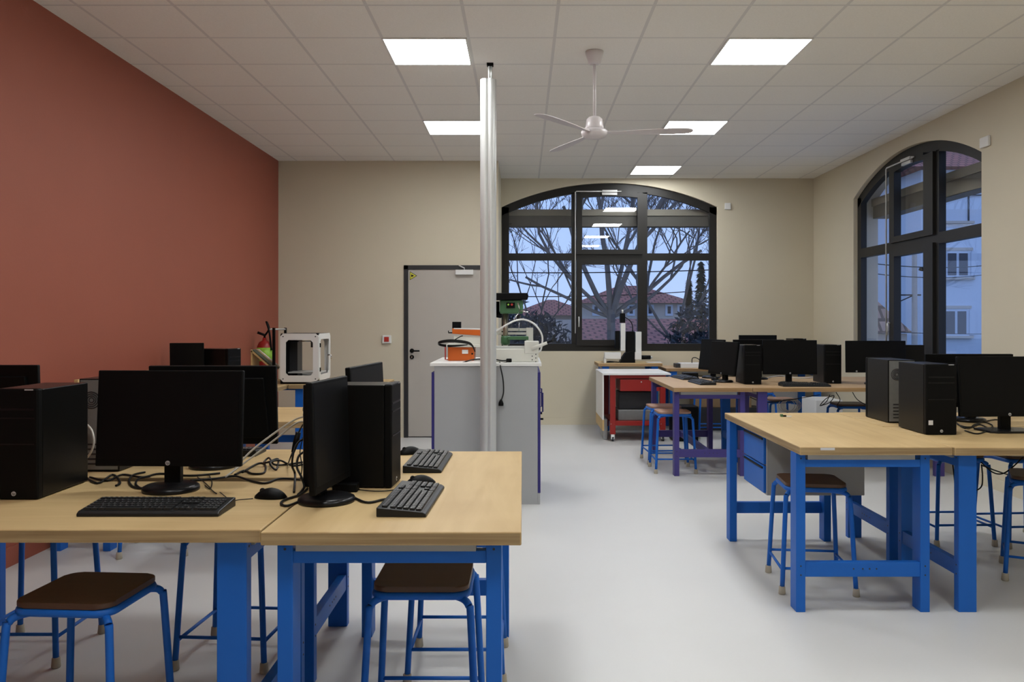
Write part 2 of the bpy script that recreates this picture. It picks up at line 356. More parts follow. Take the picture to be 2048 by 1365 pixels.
# ------------------------------------------------------------------ windows
def arched_window(name, wu0, wu1, sill, spring, apex, glass_u, tr, frame_map, arcf, swap=False):
    """glass_u: three (u0,u1) glass spans; tr: (z0,z1) transom"""
    root = thing(name, None, None); root['kind'] = 'structure'
    half = (wu1-wu0)/2; rise = apex-spring; R = (half*half+rise*rise)/(2*rise); uc = (wu0+wu1)/2; zc = apex-R
    TH = 0.105
    def inner(u): return zc + math.sqrt(max(0, (R-TH)**2-(u-uc)**2))
    def outer(u): return arcf(min(max(u, wu0), wu1))
    D0, D1 = 0.05, 0.12
    def slab(b, pts, d0=D0, d1=D1):
        A = [b.bm.verts.new(frame_map(p[0], d0, p[1])) for p in pts]; B = [b.bm.verts.new(frame_map(p[0], d1, p[1])) for p in pts]
        b.bm.faces.new(A); b.bm.faces.new(B[::-1]); n = len(pts)
        for i in range(n): b.bm.faces.new((A[i], A[(i+1) % n], B[(i+1) % n], B[i]))
    def rect(b, u0, u1, z0, z1, d0=D0, d1=D1): slab(b, [(u0, z0), (u1, z0), (u1, z1), (u0, z1)], d0, d1)
    G = glass_u; z0, z1 = tr
    b = MB()
    rect(b, wu0, G[0][0], sill, outer(wu0)); rect(b, G[2][1], wu1, sill, outer(wu1))
    rect(b, G[0][0], G[2][1], sill, sill+0.105)
    N = 36
    for i in range(N):
        a = wu0 + (wu1-wu0)*i/N; c = wu0+(wu1-wu0)*(i+1)/N
        slab(b, [(a, max(inner(a), sill)), (c, max(inner(c), sill)), (c, outer(c)), (a, outer(a))])
    m1a, m1b = G[0][1], G[0][1]+0.065; m2a, m2b = G[2][0]-0.065, G[2][0]
    rect(b, m1a, m1b, sill+0.1, inner(m1a)+0.02); rect(b, m2a, m2b, sill+0.1, inner(m2b)+0.02)
    rect(b, G[0][0], m1a, z0, z1); rect(b, m2b, G[2][1], z0, z1); rect(b, m1b, m2a, z0, z1)
    b.build('outer_frame', 'winframe', root)
    # lower and upper opening sashes in the middle
    s = MB(); g0, g1 = G[1]; e0, e1 = m1b+0.004, m2a-0.004; f0, f1 = D0-0.03, D0+0.05
    lz0, lz1 = sill+0.075, z0+0.015; glz0, glz1 = sill+0.16, z0-0.06
    for r_ in ((e0, g0, lz0, lz1), (g1, e1, lz0, lz1), (g0, g1, lz0, glz0), (g0, g1, glz1, lz1)): rect(s, *r_, f0, f1)
    low = s.build('lower_sash', 'winframe', root)
    s = MB(); uz0, uz1 = z1-0.015, z1+0.05
    for r_ in ((e0, g0, uz0, inner(e0)+0.0), (g1, e1, uz0, inner(e1)+0.0), (g0, g1, uz0, uz1)): rect(s, *r_, f0, f1)
    n = 10
    for i in range(n):
        a = g0+(g1-g0)*i/n; c = g0+(g1-g0)*(i+1)/n
        slab(s, [(a, inner(a)-0.075), (c, inner(c)-0.075), (c, inner(c)+0.0), (a, inner(a)+0.0)], f0, f1)
    upp = s.build('upper_sash', 'winframe', root)
    def pane(pts, nm, par):
        p = MB(); p.bm.faces.new([p.bm.verts.new(frame_map(u, 0.085, z)) for u, z in pts]); return p.build(nm, 'glass', par)
    def top(u0, u1, zlow, k=10, dz=0.0):
        return [(u0, zlow), (u1, zlow)] + [(u1+(u0-u1)*i/k, inner(u1+(u0-u1)*i/k)+0.01-dz) for i in range(k+1)]
    pane([(G[0][0], sill+0.1), (G[0][1], sill+0.1), (G[0][1], z0), (G[0][0], z0)], 'glass_pane', root)
    pane([(G[2][0], sill+0.1), (G[2][1], sill+0.1), (G[2][1], z0), (G[2][0], z0)], 'glass_pane', root)
    pane(top(*G[0], z1), 'glass_pane', root); pane(top(*G[2], z1), 'glass_pane', root)
    pane([(g0, glz0), (g1, glz0), (g1, glz1), (g0, glz1)], 'sash_pane', low)
    pane(top(g0, g1, uz1, dz=0.07), 'sash_pane', upp)
    # espagnolette handle, opener rod and opener box; they stand on the room side (small d)
    far = wu0 if not swap else wu1
    hu = (m1b+0.035) if not swap else (m2a-0.035)
    rod = (m1a+0.05) if not swap else (m2b-0.03)
    def fm(u, dd, z): return frame_map(u, dd, z)
    hz = sill+0.40
    MB().tube([fm(hu, 0.02, hz+0.07), fm(hu, 0.0, hz+0.075), fm(hu, -0.01, hz+0.07), fm(hu, -0.012, hz-0.06)], 0.010, 8).build('sash_handle', 'alu', low)
    topz = inner(rod)+0.02
    other = (g0+g1)/2 + (0.16 if not swap else -0.16)
    MB().tube([fm(rod, 0.005, sill+0.25), fm(rod, 0.005, topz-0.01), fm(rod + (0.02 if not swap else -0.02), 0.005, topz), fm(other, 0.005, topz)], 0.009, 8).build('opener_rod', 'alu', root)
    bb = MB(); cu = (g0+g1)/2
    rect(bb, cu-0.11, cu+0.10, topz-0.05, topz-0.02, -0.005, 0.03); rect(bb, cu-0.11, cu+0.1, topz-0.012, topz+0.018, -0.015, 0.022)
    bb.build('opener_box', 'alu', root)
    # exterior roller-shade box under the arch
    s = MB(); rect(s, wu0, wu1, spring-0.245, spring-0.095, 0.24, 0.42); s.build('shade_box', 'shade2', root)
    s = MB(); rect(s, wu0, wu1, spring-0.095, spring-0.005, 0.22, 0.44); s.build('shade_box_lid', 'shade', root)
    return root
gu1 = [(X(1018, YR+.05), X(1143, YR+.05)), (X(1164, YR+.03), X(1275, YR+.03)), (X(1294.6, YR+.05), X(1419, YR+.05))]
arched_window('window_1', W1[0], W1[1], W1[2], W1[3], W1[4], gu1, (Z(521, YR+.05), Z(507, YR+.05)), lambda u, v, z: (u, YR+v, z), arc1)
xw = XR+0.05
gY = lambda px: xw*F/(px-VX)
gu2 = [(Y2a+0.075, gY(1878)), (gY(1852), gY(1793)), (gY(1778), gY(1722))]
arched_window('window_2', Y2a, Y2b, S2, P2, A2, gu2, (2.215, 2.325), lambda u, v, z: (XR+v, u, z), arc2, swap=True)
MB().box(W1[0], W1[1], YR+0.12, YR+T+0.06, W1[2]-0.04, W1[2]).build('trim_1', 'beigew')['kind'] = 'structure'

# small white wall detectors
t = tag(MB().box(-0.042, 0.042, -0.025, 0, -0.045, 0.045, bev=0.006).build('wall_sensor', 'whitep'), 'small white square sensor on the wall beside the back window', 'sensor'); t.location = (X(1455, YR), YR, Z(413, YR))
yy = XR*F/(1973-VX)
t = tag(MB().box(-0.025, 0, -0.07, 0.07, -0.045, 0.045, bev=0.006).build('wall_sensor', 'whitep'), 'small white square sensor high beside the right-hand window', 'sensor'); t.location = (XR, yy, Z(284, yy))

# ------------------------------------------------------------------ ceiling lights
def light(x, y, lab):
    t = thing('ceiling_light', lab, 'ceiling light', (x, y, CH), 0, 'square LED ceiling panels')
    b = MB(); b.box(-.3, .3, -.3, -.288, -.008, 0); b.box(-.3, .3, .288, .3, -.008, 0); b.box(-.3, -.288, -.288, .288, -.008, 0); b.box(.288, .3, -.288, .288, -.008, 0)
    b.build('frame', 'whitep', t)
    MB().box(-.288, .288, -.288, .288, -.005, -.001).build('diffuser', 'led', t)
LX = (-0.69, 1.745)
names = {(0, 6.12): 'glowing square ceiling panel nearest the top of the pole, on its left', (0, 8.52): 'glowing ceiling panel half hidden behind the top of the pole',
         (1, 6.12): 'largest glowing ceiling panel, right of the ceiling fan', (1, 8.52): 'glowing ceiling panel behind the tip of a fan blade', (1, 10.92): 'smallest glowing ceiling panel, just above the back window'}
for i, lx in enumerate(LX):
    for ly in (-1.08, 1.32, 3.72, 6.12, 8.52, 10.92):
        if i == 0 and (ly > 10 or ly < 1): continue
        lab = names.get((i, ly), 'square ceiling panel out of view above the camera end of the room')
        light(lx, ly, lab)

# ------------------------------------------------------------------ ceiling fan
fx, fy = X(1189, 6.12), 6.12
fan = thing('ceiling_fan', 'white three-bladed ceiling fan hanging on a thin rod', 'fan', (fx, fy, CH))
MB().lathe([(0.03, -0.095), (0.045, -0.09), (0.062, -0.03), (0.068, -0.01), (0.066, 0)]).build('canopy', 'fan', fan)
MB().tube([(0, 0, -0.09), (0, 0, -0.50)], 0.012, 12).build('down_rod', 'fan', fan)
MB().lathe([(0.064, -0.575), (0.066, -0.56), (0.058, -0.5), (0.042, -0.485), (0.02, -0.478)]).build('motor_cover', 'fan', fan)
MB().lathe([(0.02, -0.648), (0.075, -0.635), (0.096, -0.615), (0.098, -0.59), (0.085, -0.578), (0.05, -0.572)]).build('motor_hub', 'fan', fan)
for ang in (-7, 113, 233):
    b = MB(); n = 8; A = []; B = []
    prof = [(0.09, .022), (0.2, .03), (0.32, .045), (0.45, .055), (0.58, .058), (0.66, .054), (0.70, .04), (0.715, .015)]
    for sgn, dz in ((1, 0.0), (1, -0.004)):
        pass
    top = []; bot = []
    for r, w in prof:
        tw = math.radians(-7)
        top.append([b.bm.verts.new((r, s*w*math.cos(tw), -0.600 + s*w*math.sin(tw))) for s in (-1, 1)])
        bot.append([b.bm.verts.new((r, s*w*math.cos(tw), -0.605 + s*w*math.sin(tw))) for s in (-1, 1)])
    for i in range(len(prof)-1):
        for R_ in (top, bot): b.bm.faces.new((R_[i][0], R_[i+1][0], R_[i+1][1], R_[i][1]))
        b.bm.faces.new((top[i][0], bot[i][0], bot[i+1][0], top[i+1][0])); b.bm.faces.new((top[i][1], top[i+1][1], bot[i+1][1], bot[i][1]))
    b.bm.faces.new((top[0][0], top[0][1], bot[0][1], bot[0][0])); b.bm.faces.new((top[-1][0], bot[-1][0], bot[-1][1], top[-1][1]))
    o = b.build('blade', 'fan', fan); o.rotation_euler = (0, 0, math.radians(ang))
    MB().box(0.05, 0.16, -0.018, 0.018, -0.600, -0.592).build('blade_bracket', 'fan', o)

# ------------------------------------------------------------------ service pole
px_, py_ = X(976.5, 6.40), 6.40
pole = thing('service_pole', 'tall brushed aluminium service pole from floor to ceiling', 'pole', (px_, py_, 0))
b = MB()
pts = []
for k in range(40):       # extruded profile: rounded body with a shallow channel facing the camera
    a = 2*PI*k/40; r = 0.062
    da = abs((a - 1.5*PI + PI) % (2*PI) - PI)
    r -= 0.016 * math.exp(-(da/0.22)**2)
    pts.append((r*math.cos(a), 0.9*r*math.sin(a)))
b.prism(pts, 'xy', 0, Z(160, 6.40))
body = b.build('pole_body', 'alu', pole)
b = MB(); b.tube([(0.008, 0, Z(160, 6.4)-0.01), (0.008, 0, CH-0.02)], 0.009, 12); b.tube([(-0.016+0.04, 0, Z(160, 6.4)-0.01), (0.024, 0, CH-0.02)], 0.006, 10)
b.build('top_rod', 'alu', pole); MB().box(-0.01, 0.04, -0.02, 0.02, CH-0.022, CH).build('ceiling_bracket', 'black', pole)
MB().box(-0.04, 0.04, -0.0, 0.05, 0.0, 0.01).build('foot_plate', 'alu', pole)

# ------------------------------------------------------------------ workbenches
TZ = 0.83
def bench(name, label, x0, x1, y0, y1, axis='y', fm='blue', top='beech', edge='edge', centre=False, off=0.0, fw=0.67, group=None, z=TZ, ends=0.055, thick=0.04, rails=True, side=0):
    """axis = direction of the long side; local frame has its length along y"""
    L_, W_ = (y1-y0, x1-x0) if axis == 'y' else (x1-x0, y1-y0)
    r = thing(name, label, 'workbench', ((x0+x1)/2, (y0+y1)/2, 0), 0 if axis == 'y' else PI/2, group)
    hl, hwid = L_/2, W_/2
    MB().box(-hwid, hwid, -hl, hl, z-thick, z, bev=0.004, mi=1, topmi=0).build('worktop', [top, edge], r)
    fh = min(fw, W_-0.04)/2; lt = z-thick
    for sy in (-1, 1):
        ye = sy*(hl-ends)                       # outer face of the legs
        for sx_ in (-1, 1):
            xe = off + sx_*fh
            xa, xb = sorted((xe, xe - sx_*0.047)); ya, yb = sorted((ye, ye - sy*0.09))
            lg = MB().box(xa, xb, ya, yb, 0, lt, bev=0.003).build('leg', fm, r)
            for zz in (0.155, 0.2, 0.735):
                MB().tube([((xa+xb)/2, ye+sy*0.0015, zz+0.03), ((xa+xb)/2, ye-sy*0.001, zz+0.03)], 0.004, 8).build('bolt', 'dgrey', lg)
        xa, xb = off-fh+0.047, off+fh-0.047
        y_a, y_b = sorted((ye - sy*0.002, ye-sy*0.035))
        MB().box(xa, xb, y_a, y_b, lt-0.068, lt-0.03, bev=0.002).build('upper_rail', fm, r)
        MB().box(xa+0.01, xb-0.03, *sorted((ye+sy*0.006, ye-sy*0.03)), lt-0.03, lt-0.0005).build('mounting_strip', 'cab', r, 'pale grey strip under the top')
        rl = MB().box(xa, xb, *sorted((ye-sy*0.004, ye-sy*0.04)), 0.175, 0.248, bev=0.002).build('lower_rail', fm, r)
        for q in (0.5, 0.56, 0.62, 0.42):
            MB().tube([(xa+(xb-xa)*q, ye-sy*0.0025, 0.215), (xa+(xb-xa)*q, ye-sy*0.005, 0.215)], 0.004, 8).build('bolt', 'dgrey', rl)
    if centre: MB().box(off-0.02, off+0.02, -(hl-ends-0.04), hl-ends-0.04, 0.18, 0.24, bev=0.002).build('long_rail', fm, r)
    if side: MB().box(*sorted((off+side*fh, off+side*(fh-0.035))), -(hl-ends-0.09), hl-ends-0.09, 0.60, 0.66, bev=0.002).build('long_rail', fm, r)
    return r
BD = (-0.769, -0.003, 2.433, 3.94); BE = (-2.62, -0.776, 2.462, 3.205); BF = (-2.62, -0.776, 3.285, 4.0)
BA = (1.361, 2.110, 4.07, 5.59); BB = (2.113, 3.963, 4.055, 4.865); BC = (2.118, 3.963, 4.88, 5.62)
BG = (1.40, 2.13, 7.68, 9.19); BH = (2.135, 3.985, 7.69, 8.43); BI = (2.135, 3.985, 8.44, 9.19)
g_ = None
bench('workbench', 'blue-legged beech workbench in front, at the centre, with two keyboards on it', *BD, off=-0.013, fw=0.673)
bench('workbench', 'long front workbench at the lower left carrying the logo monitor and keyboard', *BE, axis='x')
bench('workbench', 'blue workbench back to back behind the front left one, under tangled cables', *BF, axis='x')
bench('workbench', 'nearly empty blue workbench with hanging drawer unit and a stool under it', *BA, off=-0.043, fw=0.665)
bench('workbench', 'blue workbench at the right edge carrying a tower and a monitor with square base', *BB, axis='x')
bench('workbench', 'blue workbench behind the right-edge one, under the tower with open rear ports', *BC, axis='x')
bench('workbench', 'violet-framed workbench with two monitors turned sideways, stools tucked beside it', *BG, fm='purple', top='beechx', edge='edgex', centre=True, off=-0.02, fw=0.66)
bench('workbench', 'violet-framed workbench joined right of the one with sideways monitors', *BH, axis='x', fm='purple', top='beechx', edge='edgex')
bench('workbench', 'blue workbench behind the violet group, mostly hidden by computers', *BI, axis='x', top='beechx', edge='edgex')
bench('workbench', 'bare beech workbench glimpsed between the large front monitor and the edge-on one', -1.93, -0.95, 5.10, 5.96, axis='x')
bench('workbench', 'beech workbench under the white enclosed 3D printer', -2.27, -1.36, 8.04, 8.80, axis='x')
bench('workbench', 'beech workbench against the terracotta wall under the small monitor', -3.0, -2.28, 5.16, 6.66, fw=0.36, off=-0.13)
bench('workbench', 'beech workbench against the terracotta wall under the slanted circuit display', -3.0, -2.28, 6.67, 8.80, fw=0.64)
bench('workbench', 'small beech workbench under the back window with the milling machine', X(1190, 11.4), 1.84, 10.90, 11.52, axis='x', z=0.89, edge='edgex')
bench('workbench', 'beech workbench along the back wall with white power supply on it', 1.87, 3.95, 10.80, 11.50, axis='x', top='beechx', edge='edgex')

# wooden upright panel on the bench by the red wall
tag(MB().box(-2.80, -2.775, 5.18, 6.80, TZ+0.001, 1.082, bev=0.003).build('wooden_panel', 'pine'), 'low pale wooden board standing on the bench by the terracotta wall', 'board')

# hanging drawer unit under bench A
du = thing('drawer_unit', 'grey drawer unit with two blue drawers hung under the nearly empty workbench', 'drawer unit', (1.71, 5.07, 0.43))
MB().box(-0.285, 0.285, -0.23, 0.23, 0, 0.355, bev=0.003).build('casing', 'unit', du)
for i, (a, c) in enumerate(((0.012, 0.17), (0.178, 0.338))):
    dr = MB().box(-0.30, -0.284, -0.215, 0.215, a, c, bev=0.003).build('drawer', 'blue', du)
    MB().box(-0.306, -0.300, -0.20, 0.20, c-0.018, c-0.008).build('handle', 'black', dr)
# blue drawer unit seen under bench K
du = thing('drawer_unit', 'dark blue drawer unit under the printer workbench, glimpsed between monitors', 'drawer unit', (-1.74, 8.40, 0.22))
MB().box(-0.36, 0.26, -0.22, 0.25, 0, 0.568, bev=0.003).build('casing', 'blue', du)
for a in (0.03, 0.21, 0.39):
    dr = MB().box(-0.34, 0.24, -0.235, -0.219, a, a+0.16, bev=0.003).build('drawer', 'blue', du)
    MB().box(-0.2, -0.06, -0.245, -0.235, a+0.12, a+0.135).build('handle', 'alu', dr)

# ------------------------------------------------------------------ stools
SH = 0.58
def rrect(h, r, n=6):
    pts = []
    for cx, cy, a0 in ((h-r, h-r, 0), (-h+r, h-r, 90), (-h+r, -h+r, 180), (h-r, -h+r, 270)):
        for k in range(n+1):
            a = math.radians(a0+90*k/n); pts.append((cx+r*math.cos(a), cy+r*math.sin(a)))
    return pts
def make_stool(seatm='seatwood'):
    t = thing('stool', '', 'stool')
    b = MB(); b.prism(rrect(0.158, 0.045), 'xy', SH-0.018, SH, bev=0.004); b.build('seat', seatm, t)
    b = MB(); R_ = [(x, y, SH-0.032) for x, y in rrect(0.152, 0.045)]; b.tube(R_+R_[:1], 0.0135, 8, caps=False); b.build('seat_frame', 'blue', t)
    for sx_, sy in ((-1, -1), (1, -1), (1, 1), (-1, 1)):
        u = lambda f, z: (sx_*f, sy*f, z)
        P_ = smooth_pts([u(0.10, SH-0.045), u(0.140, SH-0.046), u(0.160, SH-0.062), u(0.167, SH-0.11), u(0.189, 0.03)], 5)
        lg = MB().tube(P_, 0.0125, 10).build('leg', 'blue', t)
        MB().lathe([(0.017, 0.0), (0.019, 0.004), (0.0165, 0.04), (0.014, 0.042)], sx_*0.190, sy*0.190, 12).build('rubber_foot', 'rubber', lg)
    f = 0.182
    for (a, b_, z) in (((-f, -f), (f, -f), .135), ((-f, f), (f, f), .135), ((-f, -f), (-f, f), .12), ((f, -f), (f, f), .12)):
        MB().tube([(a[0], a[1], z), (b_[0], b_[1], z)], 0.0075, 8).build('stretcher', 'blue', t)
    return t
stool0 = make_stool(); stoolw = make_stool('seatworn'); used = set()
def stool(x, y, rz, label, worn=False):
    p = stoolw if worn else stool0
    s = dup(p) if p in used else p; used.add(p)
    s.location = (x, y, 0); s.rotation_euler = (0, 0, math.radians(rz)); s['label'] = label; s['group'] = 'blue tube stools'
stool(-1.415, 2.71, -4, 'blue tube stool with dark brown seat standing in front at the lower left')
stool(-2.14, 3.66, 0, 'blue stool pushed under the left rear bench, near the terracotta wall')
stool(-1.24, 3.62, -4, 'blue stool under the left benches, between the two wide blue legs')
stool(-2.30, 5.27, 10, 'blue stool far under the left benches, only its feet in view')
stool(-0.335, 2.87, 0, 'blue stool with brown seat tucked under the front centre workbench')
stool(-0.27, 3.50, 0, 'blue stool directly behind the one under the front centre workbench')
stool(1.585, 4.57, -6, 'blue stool with brown seat tucked under the nearly empty workbench')
stool(2.95, 4.71, -28, 'blue stool cut by the right edge of the photo, under the right-edge bench')
stool(2.84, 5.52, 2, 'blue stool behind the wide blue leg under the right benches')
stool(3.27, 5.48, 4, 'blue stool by the right wall, behind the one cut by the right edge')
stool(1.455, 8.06, 0, 'blue stool with worn pale seat, front one of the pair by the violet bench', True)
stool(1.455, 8.57, 3, 'blue stool with worn pale seat, rear one of the pair by the violet bench', True)
stool(2.36, 10.40, 0, 'blue stool in front of the back wall, left of its twin', True)
stool(2.95, 10.40, 0, 'blue stool in front of the back wall, right of its twin', True)
stool(2.88, 9.32, 5, 'blue stool with a brown seat behind the violet group', True)
stool(3.45, 8.78, -3, 'dark blue stool under the violet group, in front of the white radiator panel')
stool(-1.80, 7.55, 8, 'blue stool before the printer workbench, glimpsed between monitors')

# ------------------------------------------------------------------ monitors
def text_mesh(name, body, size, m, parent, mtx):
    cu = bpy.data.curves.new(name, 'FONT'); cu.body = body; cu.size = size; cu.extrude = 0.0003; cu.align_x = 'CENTER'; cu.align_y = 'CENTER'; cu.shear = 0.3
    tmp = bpy.data.objects.new('tmp', cu); me = bpy.data.meshes.new_from_object(tmp); bpy.data.objects.remove(tmp); bpy.data.curves.remove(cu)
    me.transform(mtx); me.name = name; me.materials.clear(); me.materials.append(M[m])
    o = bpy.data.objects.new(name, me); COL.objects.link(o); o.parent = parent; return o
RX90 = Matrix.Rotation(PI/2, 4, 'X')
def monitor(label, x, y, rz, w=0.54, h=0.345, zb=0.085, tilt=6, base='round', logo=0.0, rxtra=0, z=TZ, neckm='black', baser=0.098, group='black flat monitors'):
    t = thing('monitor', label, 'monitor', (x, y, z), math.radians(rz), group)
    if base == 'round': MB().lathe([(baser, 0), (baser+0.002, 0.006), (baser, 0.016), (baser-0.012, 0.022), (0.05, 0.026), (0.03, 0.027)], 0, 0, 32).build('base', 'gloss', t)
    else:
        MB().prism([(-.14, .085), (-.10, .105), (.10, .105), (.14, .085), (.135, -.06), (.10, -.085), (-.10, -.085), (-.135, -.06)], 'xy', 0, 0.012, bev=0.003).build('base', 'gloss', t)
    MB().prism([(-.030, 0.008), (.030, 0.008), (.026, 0.045), (-.026, 0.045)], 'xy', 0.02 if base == 'round' else 0.01, zb+0.13, bev=0.003).build('neck', neckm, t)
    R_ = Matrix.Translation((0, -0.006, zb)) @ Matrix.Rotation(-math.radians(tilt), 4, 'X')
    b = MB(); b.box(-w/2, w/2, -0.022, 0.0, 0, h, bev=0.004)
    b.prism([(-w/2+0.03, 0.03), (w/2-0.03, 0.03), (w/2-0.05, h-0.05), (-w/2+0.05, h-0.05)], 'xz', 0.0, 0.016, bev=0.004)
    b.box(-0.06, 0.06, 0.012, 0.03, h*0.2, h*0.62, bev=0.004)
    b.xform(R_); hs = b.build('housing', 'black', t)
    b = MB(); b.box(-w/2+0.012, w/2-0.012, -0.0228, -0.020, 0.024, h-0.012); b.xform(R_); b.build('screen', 'screen', t)
    if logo is not None:
        b = MB(); b.tube([(logo, -0.0235, 0.0125), (logo, -0.020, 0.0125)], 0.0085, 20); b.xform(R_); lg = b.build('logo', 'logo', hs)
        text_mesh('logo_lettering', 'hp', 0.013, 'black', lg, R_ @ Matrix.Translation((logo, -0.0238, 0.0125)) @ RX90)
    return t
# front left
monitor('large black monitor with silver badge facing the camera, behind the front left keyboard', -1.285, 3.035, -1.5, w=0.535, h=0.348, zb=0.09, tilt=4)
monitor('black monitor standing back to back behind the large front left one', -1.31, 3.52, 181, w=0.535, h=0.335, zb=0.095, tilt=4)
monitor('square-ish black monitor seen nearly edge-on at the front centre bench', -0.672, 2.845, 90-7, w=0.35, h=0.365, zb=0.055, tilt=2, logo=None, baser=0.095)
monitor('dark grey monitor peeking up behind the front centre tower', -0.70, 3.69, 90-6, w=0.50, h=0.335, zb=0.09, tilt=3)
monitor('black monitor at the left edge of the photo, behind the front left tower', X(78, 3.75)-0.27, 3.75, 180, w=0.54, h=0.335, zb=0.085, tilt=3)
# right
monitor('black monitor with a wide flat base at the right edge of the photo', X(2022, 4.60), 4.64, 3, w=0.57, h=0.335, zb=0.085, tilt=5, base='flat')
monitor('black monitor standing back to back behind the right-edge one', 2.755, 5.13, 180, w=0.54, h=0.33, zb=0.085, tilt=4)
# violet group
monitor('nearer of the two monitors facing left on the violet bench, reflecting blue', 2.025, 8.38, -68, w=0.45, h=0.335, zb=0.075, tilt=8, z=TZ)
monitor('farther of the two monitors facing left on the violet bench, beside the window', 2.04, 8.97, -68, w=0.42, h=0.335, zb=0.085, tilt=8, z=TZ)
monitor('black monitor facing the camera between two towers on the violet group', 2.61, 8.12, 0, w=0.53, h=0.335, zb=0.095, tilt=2)
monitor('black monitor behind the central one of the violet group', 2.50, 8.80, 180, w=0.54, h=0.335, zb=0.085, tilt=3)
monitor('black monitor on a silver neck in front of the right-hand window', 3.44, 8.10, 0, w=0.585, h=0.31, zb=0.115, tilt=2, logo=-0.19, neckm='alu')
monitor('black monitor on the back wall bench, topmost of the dark cluster', 3.11, 10.98, 0, w=0.50, h=0.335, zb=0.095, tilt=2)
# by the red wall
monitor('small dark monitor turned towards the room on the bench by the terracotta wall', -2.82, 6.99, 12, w=0.27, h=0.30, zb=0.135, tilt=-3, baser=0.08, logo=None)

# ------------------------------------------------------------------ computer towers
PW, PD, PH = 0.165, 0.335, 0.385
def tower(label, x, y, rz, sticker=False, z=TZ, rear=False):
    """x, y = centre; front faces local -y"""
    t = thing('computer_tower', label, 'computer', (x, y, z), math.radians(rz), 'black computer towers')
    w, dd = PW/2, PD/2
    MB().box(-w, w, -dd+0.03, dd-0.002, 0.004, PH-0.003, bev=0.003).build('case', 'black2', t)
    fb = MB().box(-w-0.001, w+0.001, -dd, -dd+0.03, 0.002, PH, bev=0.006).build('front_bezel', 'black', t)
    for za, zb_ in ((PH-0.075, PH-0.068), (PH-0.105, PH-0.1), (0.19, 0.195)):
        MB().box(-w+0.012, w-0.012, -dd-0.001, -dd+0.001, za, zb_).build('drive_slot', 'gloss', fb)
    b = MB(); b.tube([(0, -dd-0.0015, 0.022), (0, -dd+0.001, 0.022)], 0.008, 16); lg = b.build('logo', 'logo', fb)
    text_mesh('logo_lettering', 'hp', 0.012, 'black', lg, Matrix.Translation((0, -dd-0.0018, 0.022)) @ RX90)
    b = MB(); b.box(w-0.045, w-0.015, -dd-0.0008, -dd, PH-0.006, PH-0.002); 
    if sticker: MB().box(-w+0.012, -w+0.036, -dd-0.001, -dd+0.001, 0.055, 0.08).build('sticker', 'sticker', fb, 'small white square sticker')
    b = b.build('power_button', 'logo', fb)
    rp = MB().box(-w+0.006, w-0.006, dd-0.003, dd, 0.01, PH-0.008).build('rear_panel', 'galv', t)
    b = MB()
    for rr in (0.034, 0.026, 0.018, 0.010):
        R_ = [(0.03+rr*math.cos(2*PI*k/20), dd+0.001, PH-0.09+rr*math.sin(2*PI*k/20)) for k in range(20)]; b.tube(R_+R_[:1], 0.0022, 6, caps=False)
    b.build('fan_grille', 'grille', rp)
    for k in range(5): MB().box(-w+0.02, w-0.03, dd, dd+0.002, 0.03+k*0.02, 0.037+k*0.02).build('slot_cover', 'grille', rp)
    rnd = random.Random(3)
    for k in range(9): 
        xx = -w+0.02+rnd.random()*0.03; zz = 0.15+k*0.022
        MB().box(xx, xx+0.02, dd, dd+0.006, zz, zz+0.012).build('port', 'black', rp)
    return t
tower('black tower at the lower left edge, standing left of the front keyboard', -1.675-PW/2, 2.867+PD/2, 0)
tower('black tower with grey rear ports showing between the left tower and the monitor', -1.735, 3.40+PD/2, 180)
tower('black tower lying side-on behind the monitor on the front centre workbench', -0.645, 3.155, 87)
tower('black tower in front with white sticker and silver badge on the right bench', 2.187+PW/2, 4.495+PD/2, 0, sticker=True)
tower('black tower with exposed rear ports behind the stickered one on the right', 2.212+PW/2, 5.02+PD/2, 180)
tower('black tower beside the sideways monitors on the violet group', 2.155+PW/2, 8.06+PD/2, 0)
tower('black tower at the right of the central monitor on the violet group', 3.14-PW/2, 8.17+PD/2, 0)
tower('black tower beside the window, partly hidden by the silver-necked monitor', 3.79, 8.23, 255)
tower('black tower on the back wall bench, right of the topmost monitor', 3.68, 11.0+PD/2, 0)
tower('dark tower beside the small monitor by the terracotta wall', -2.60, 7.10, 70)

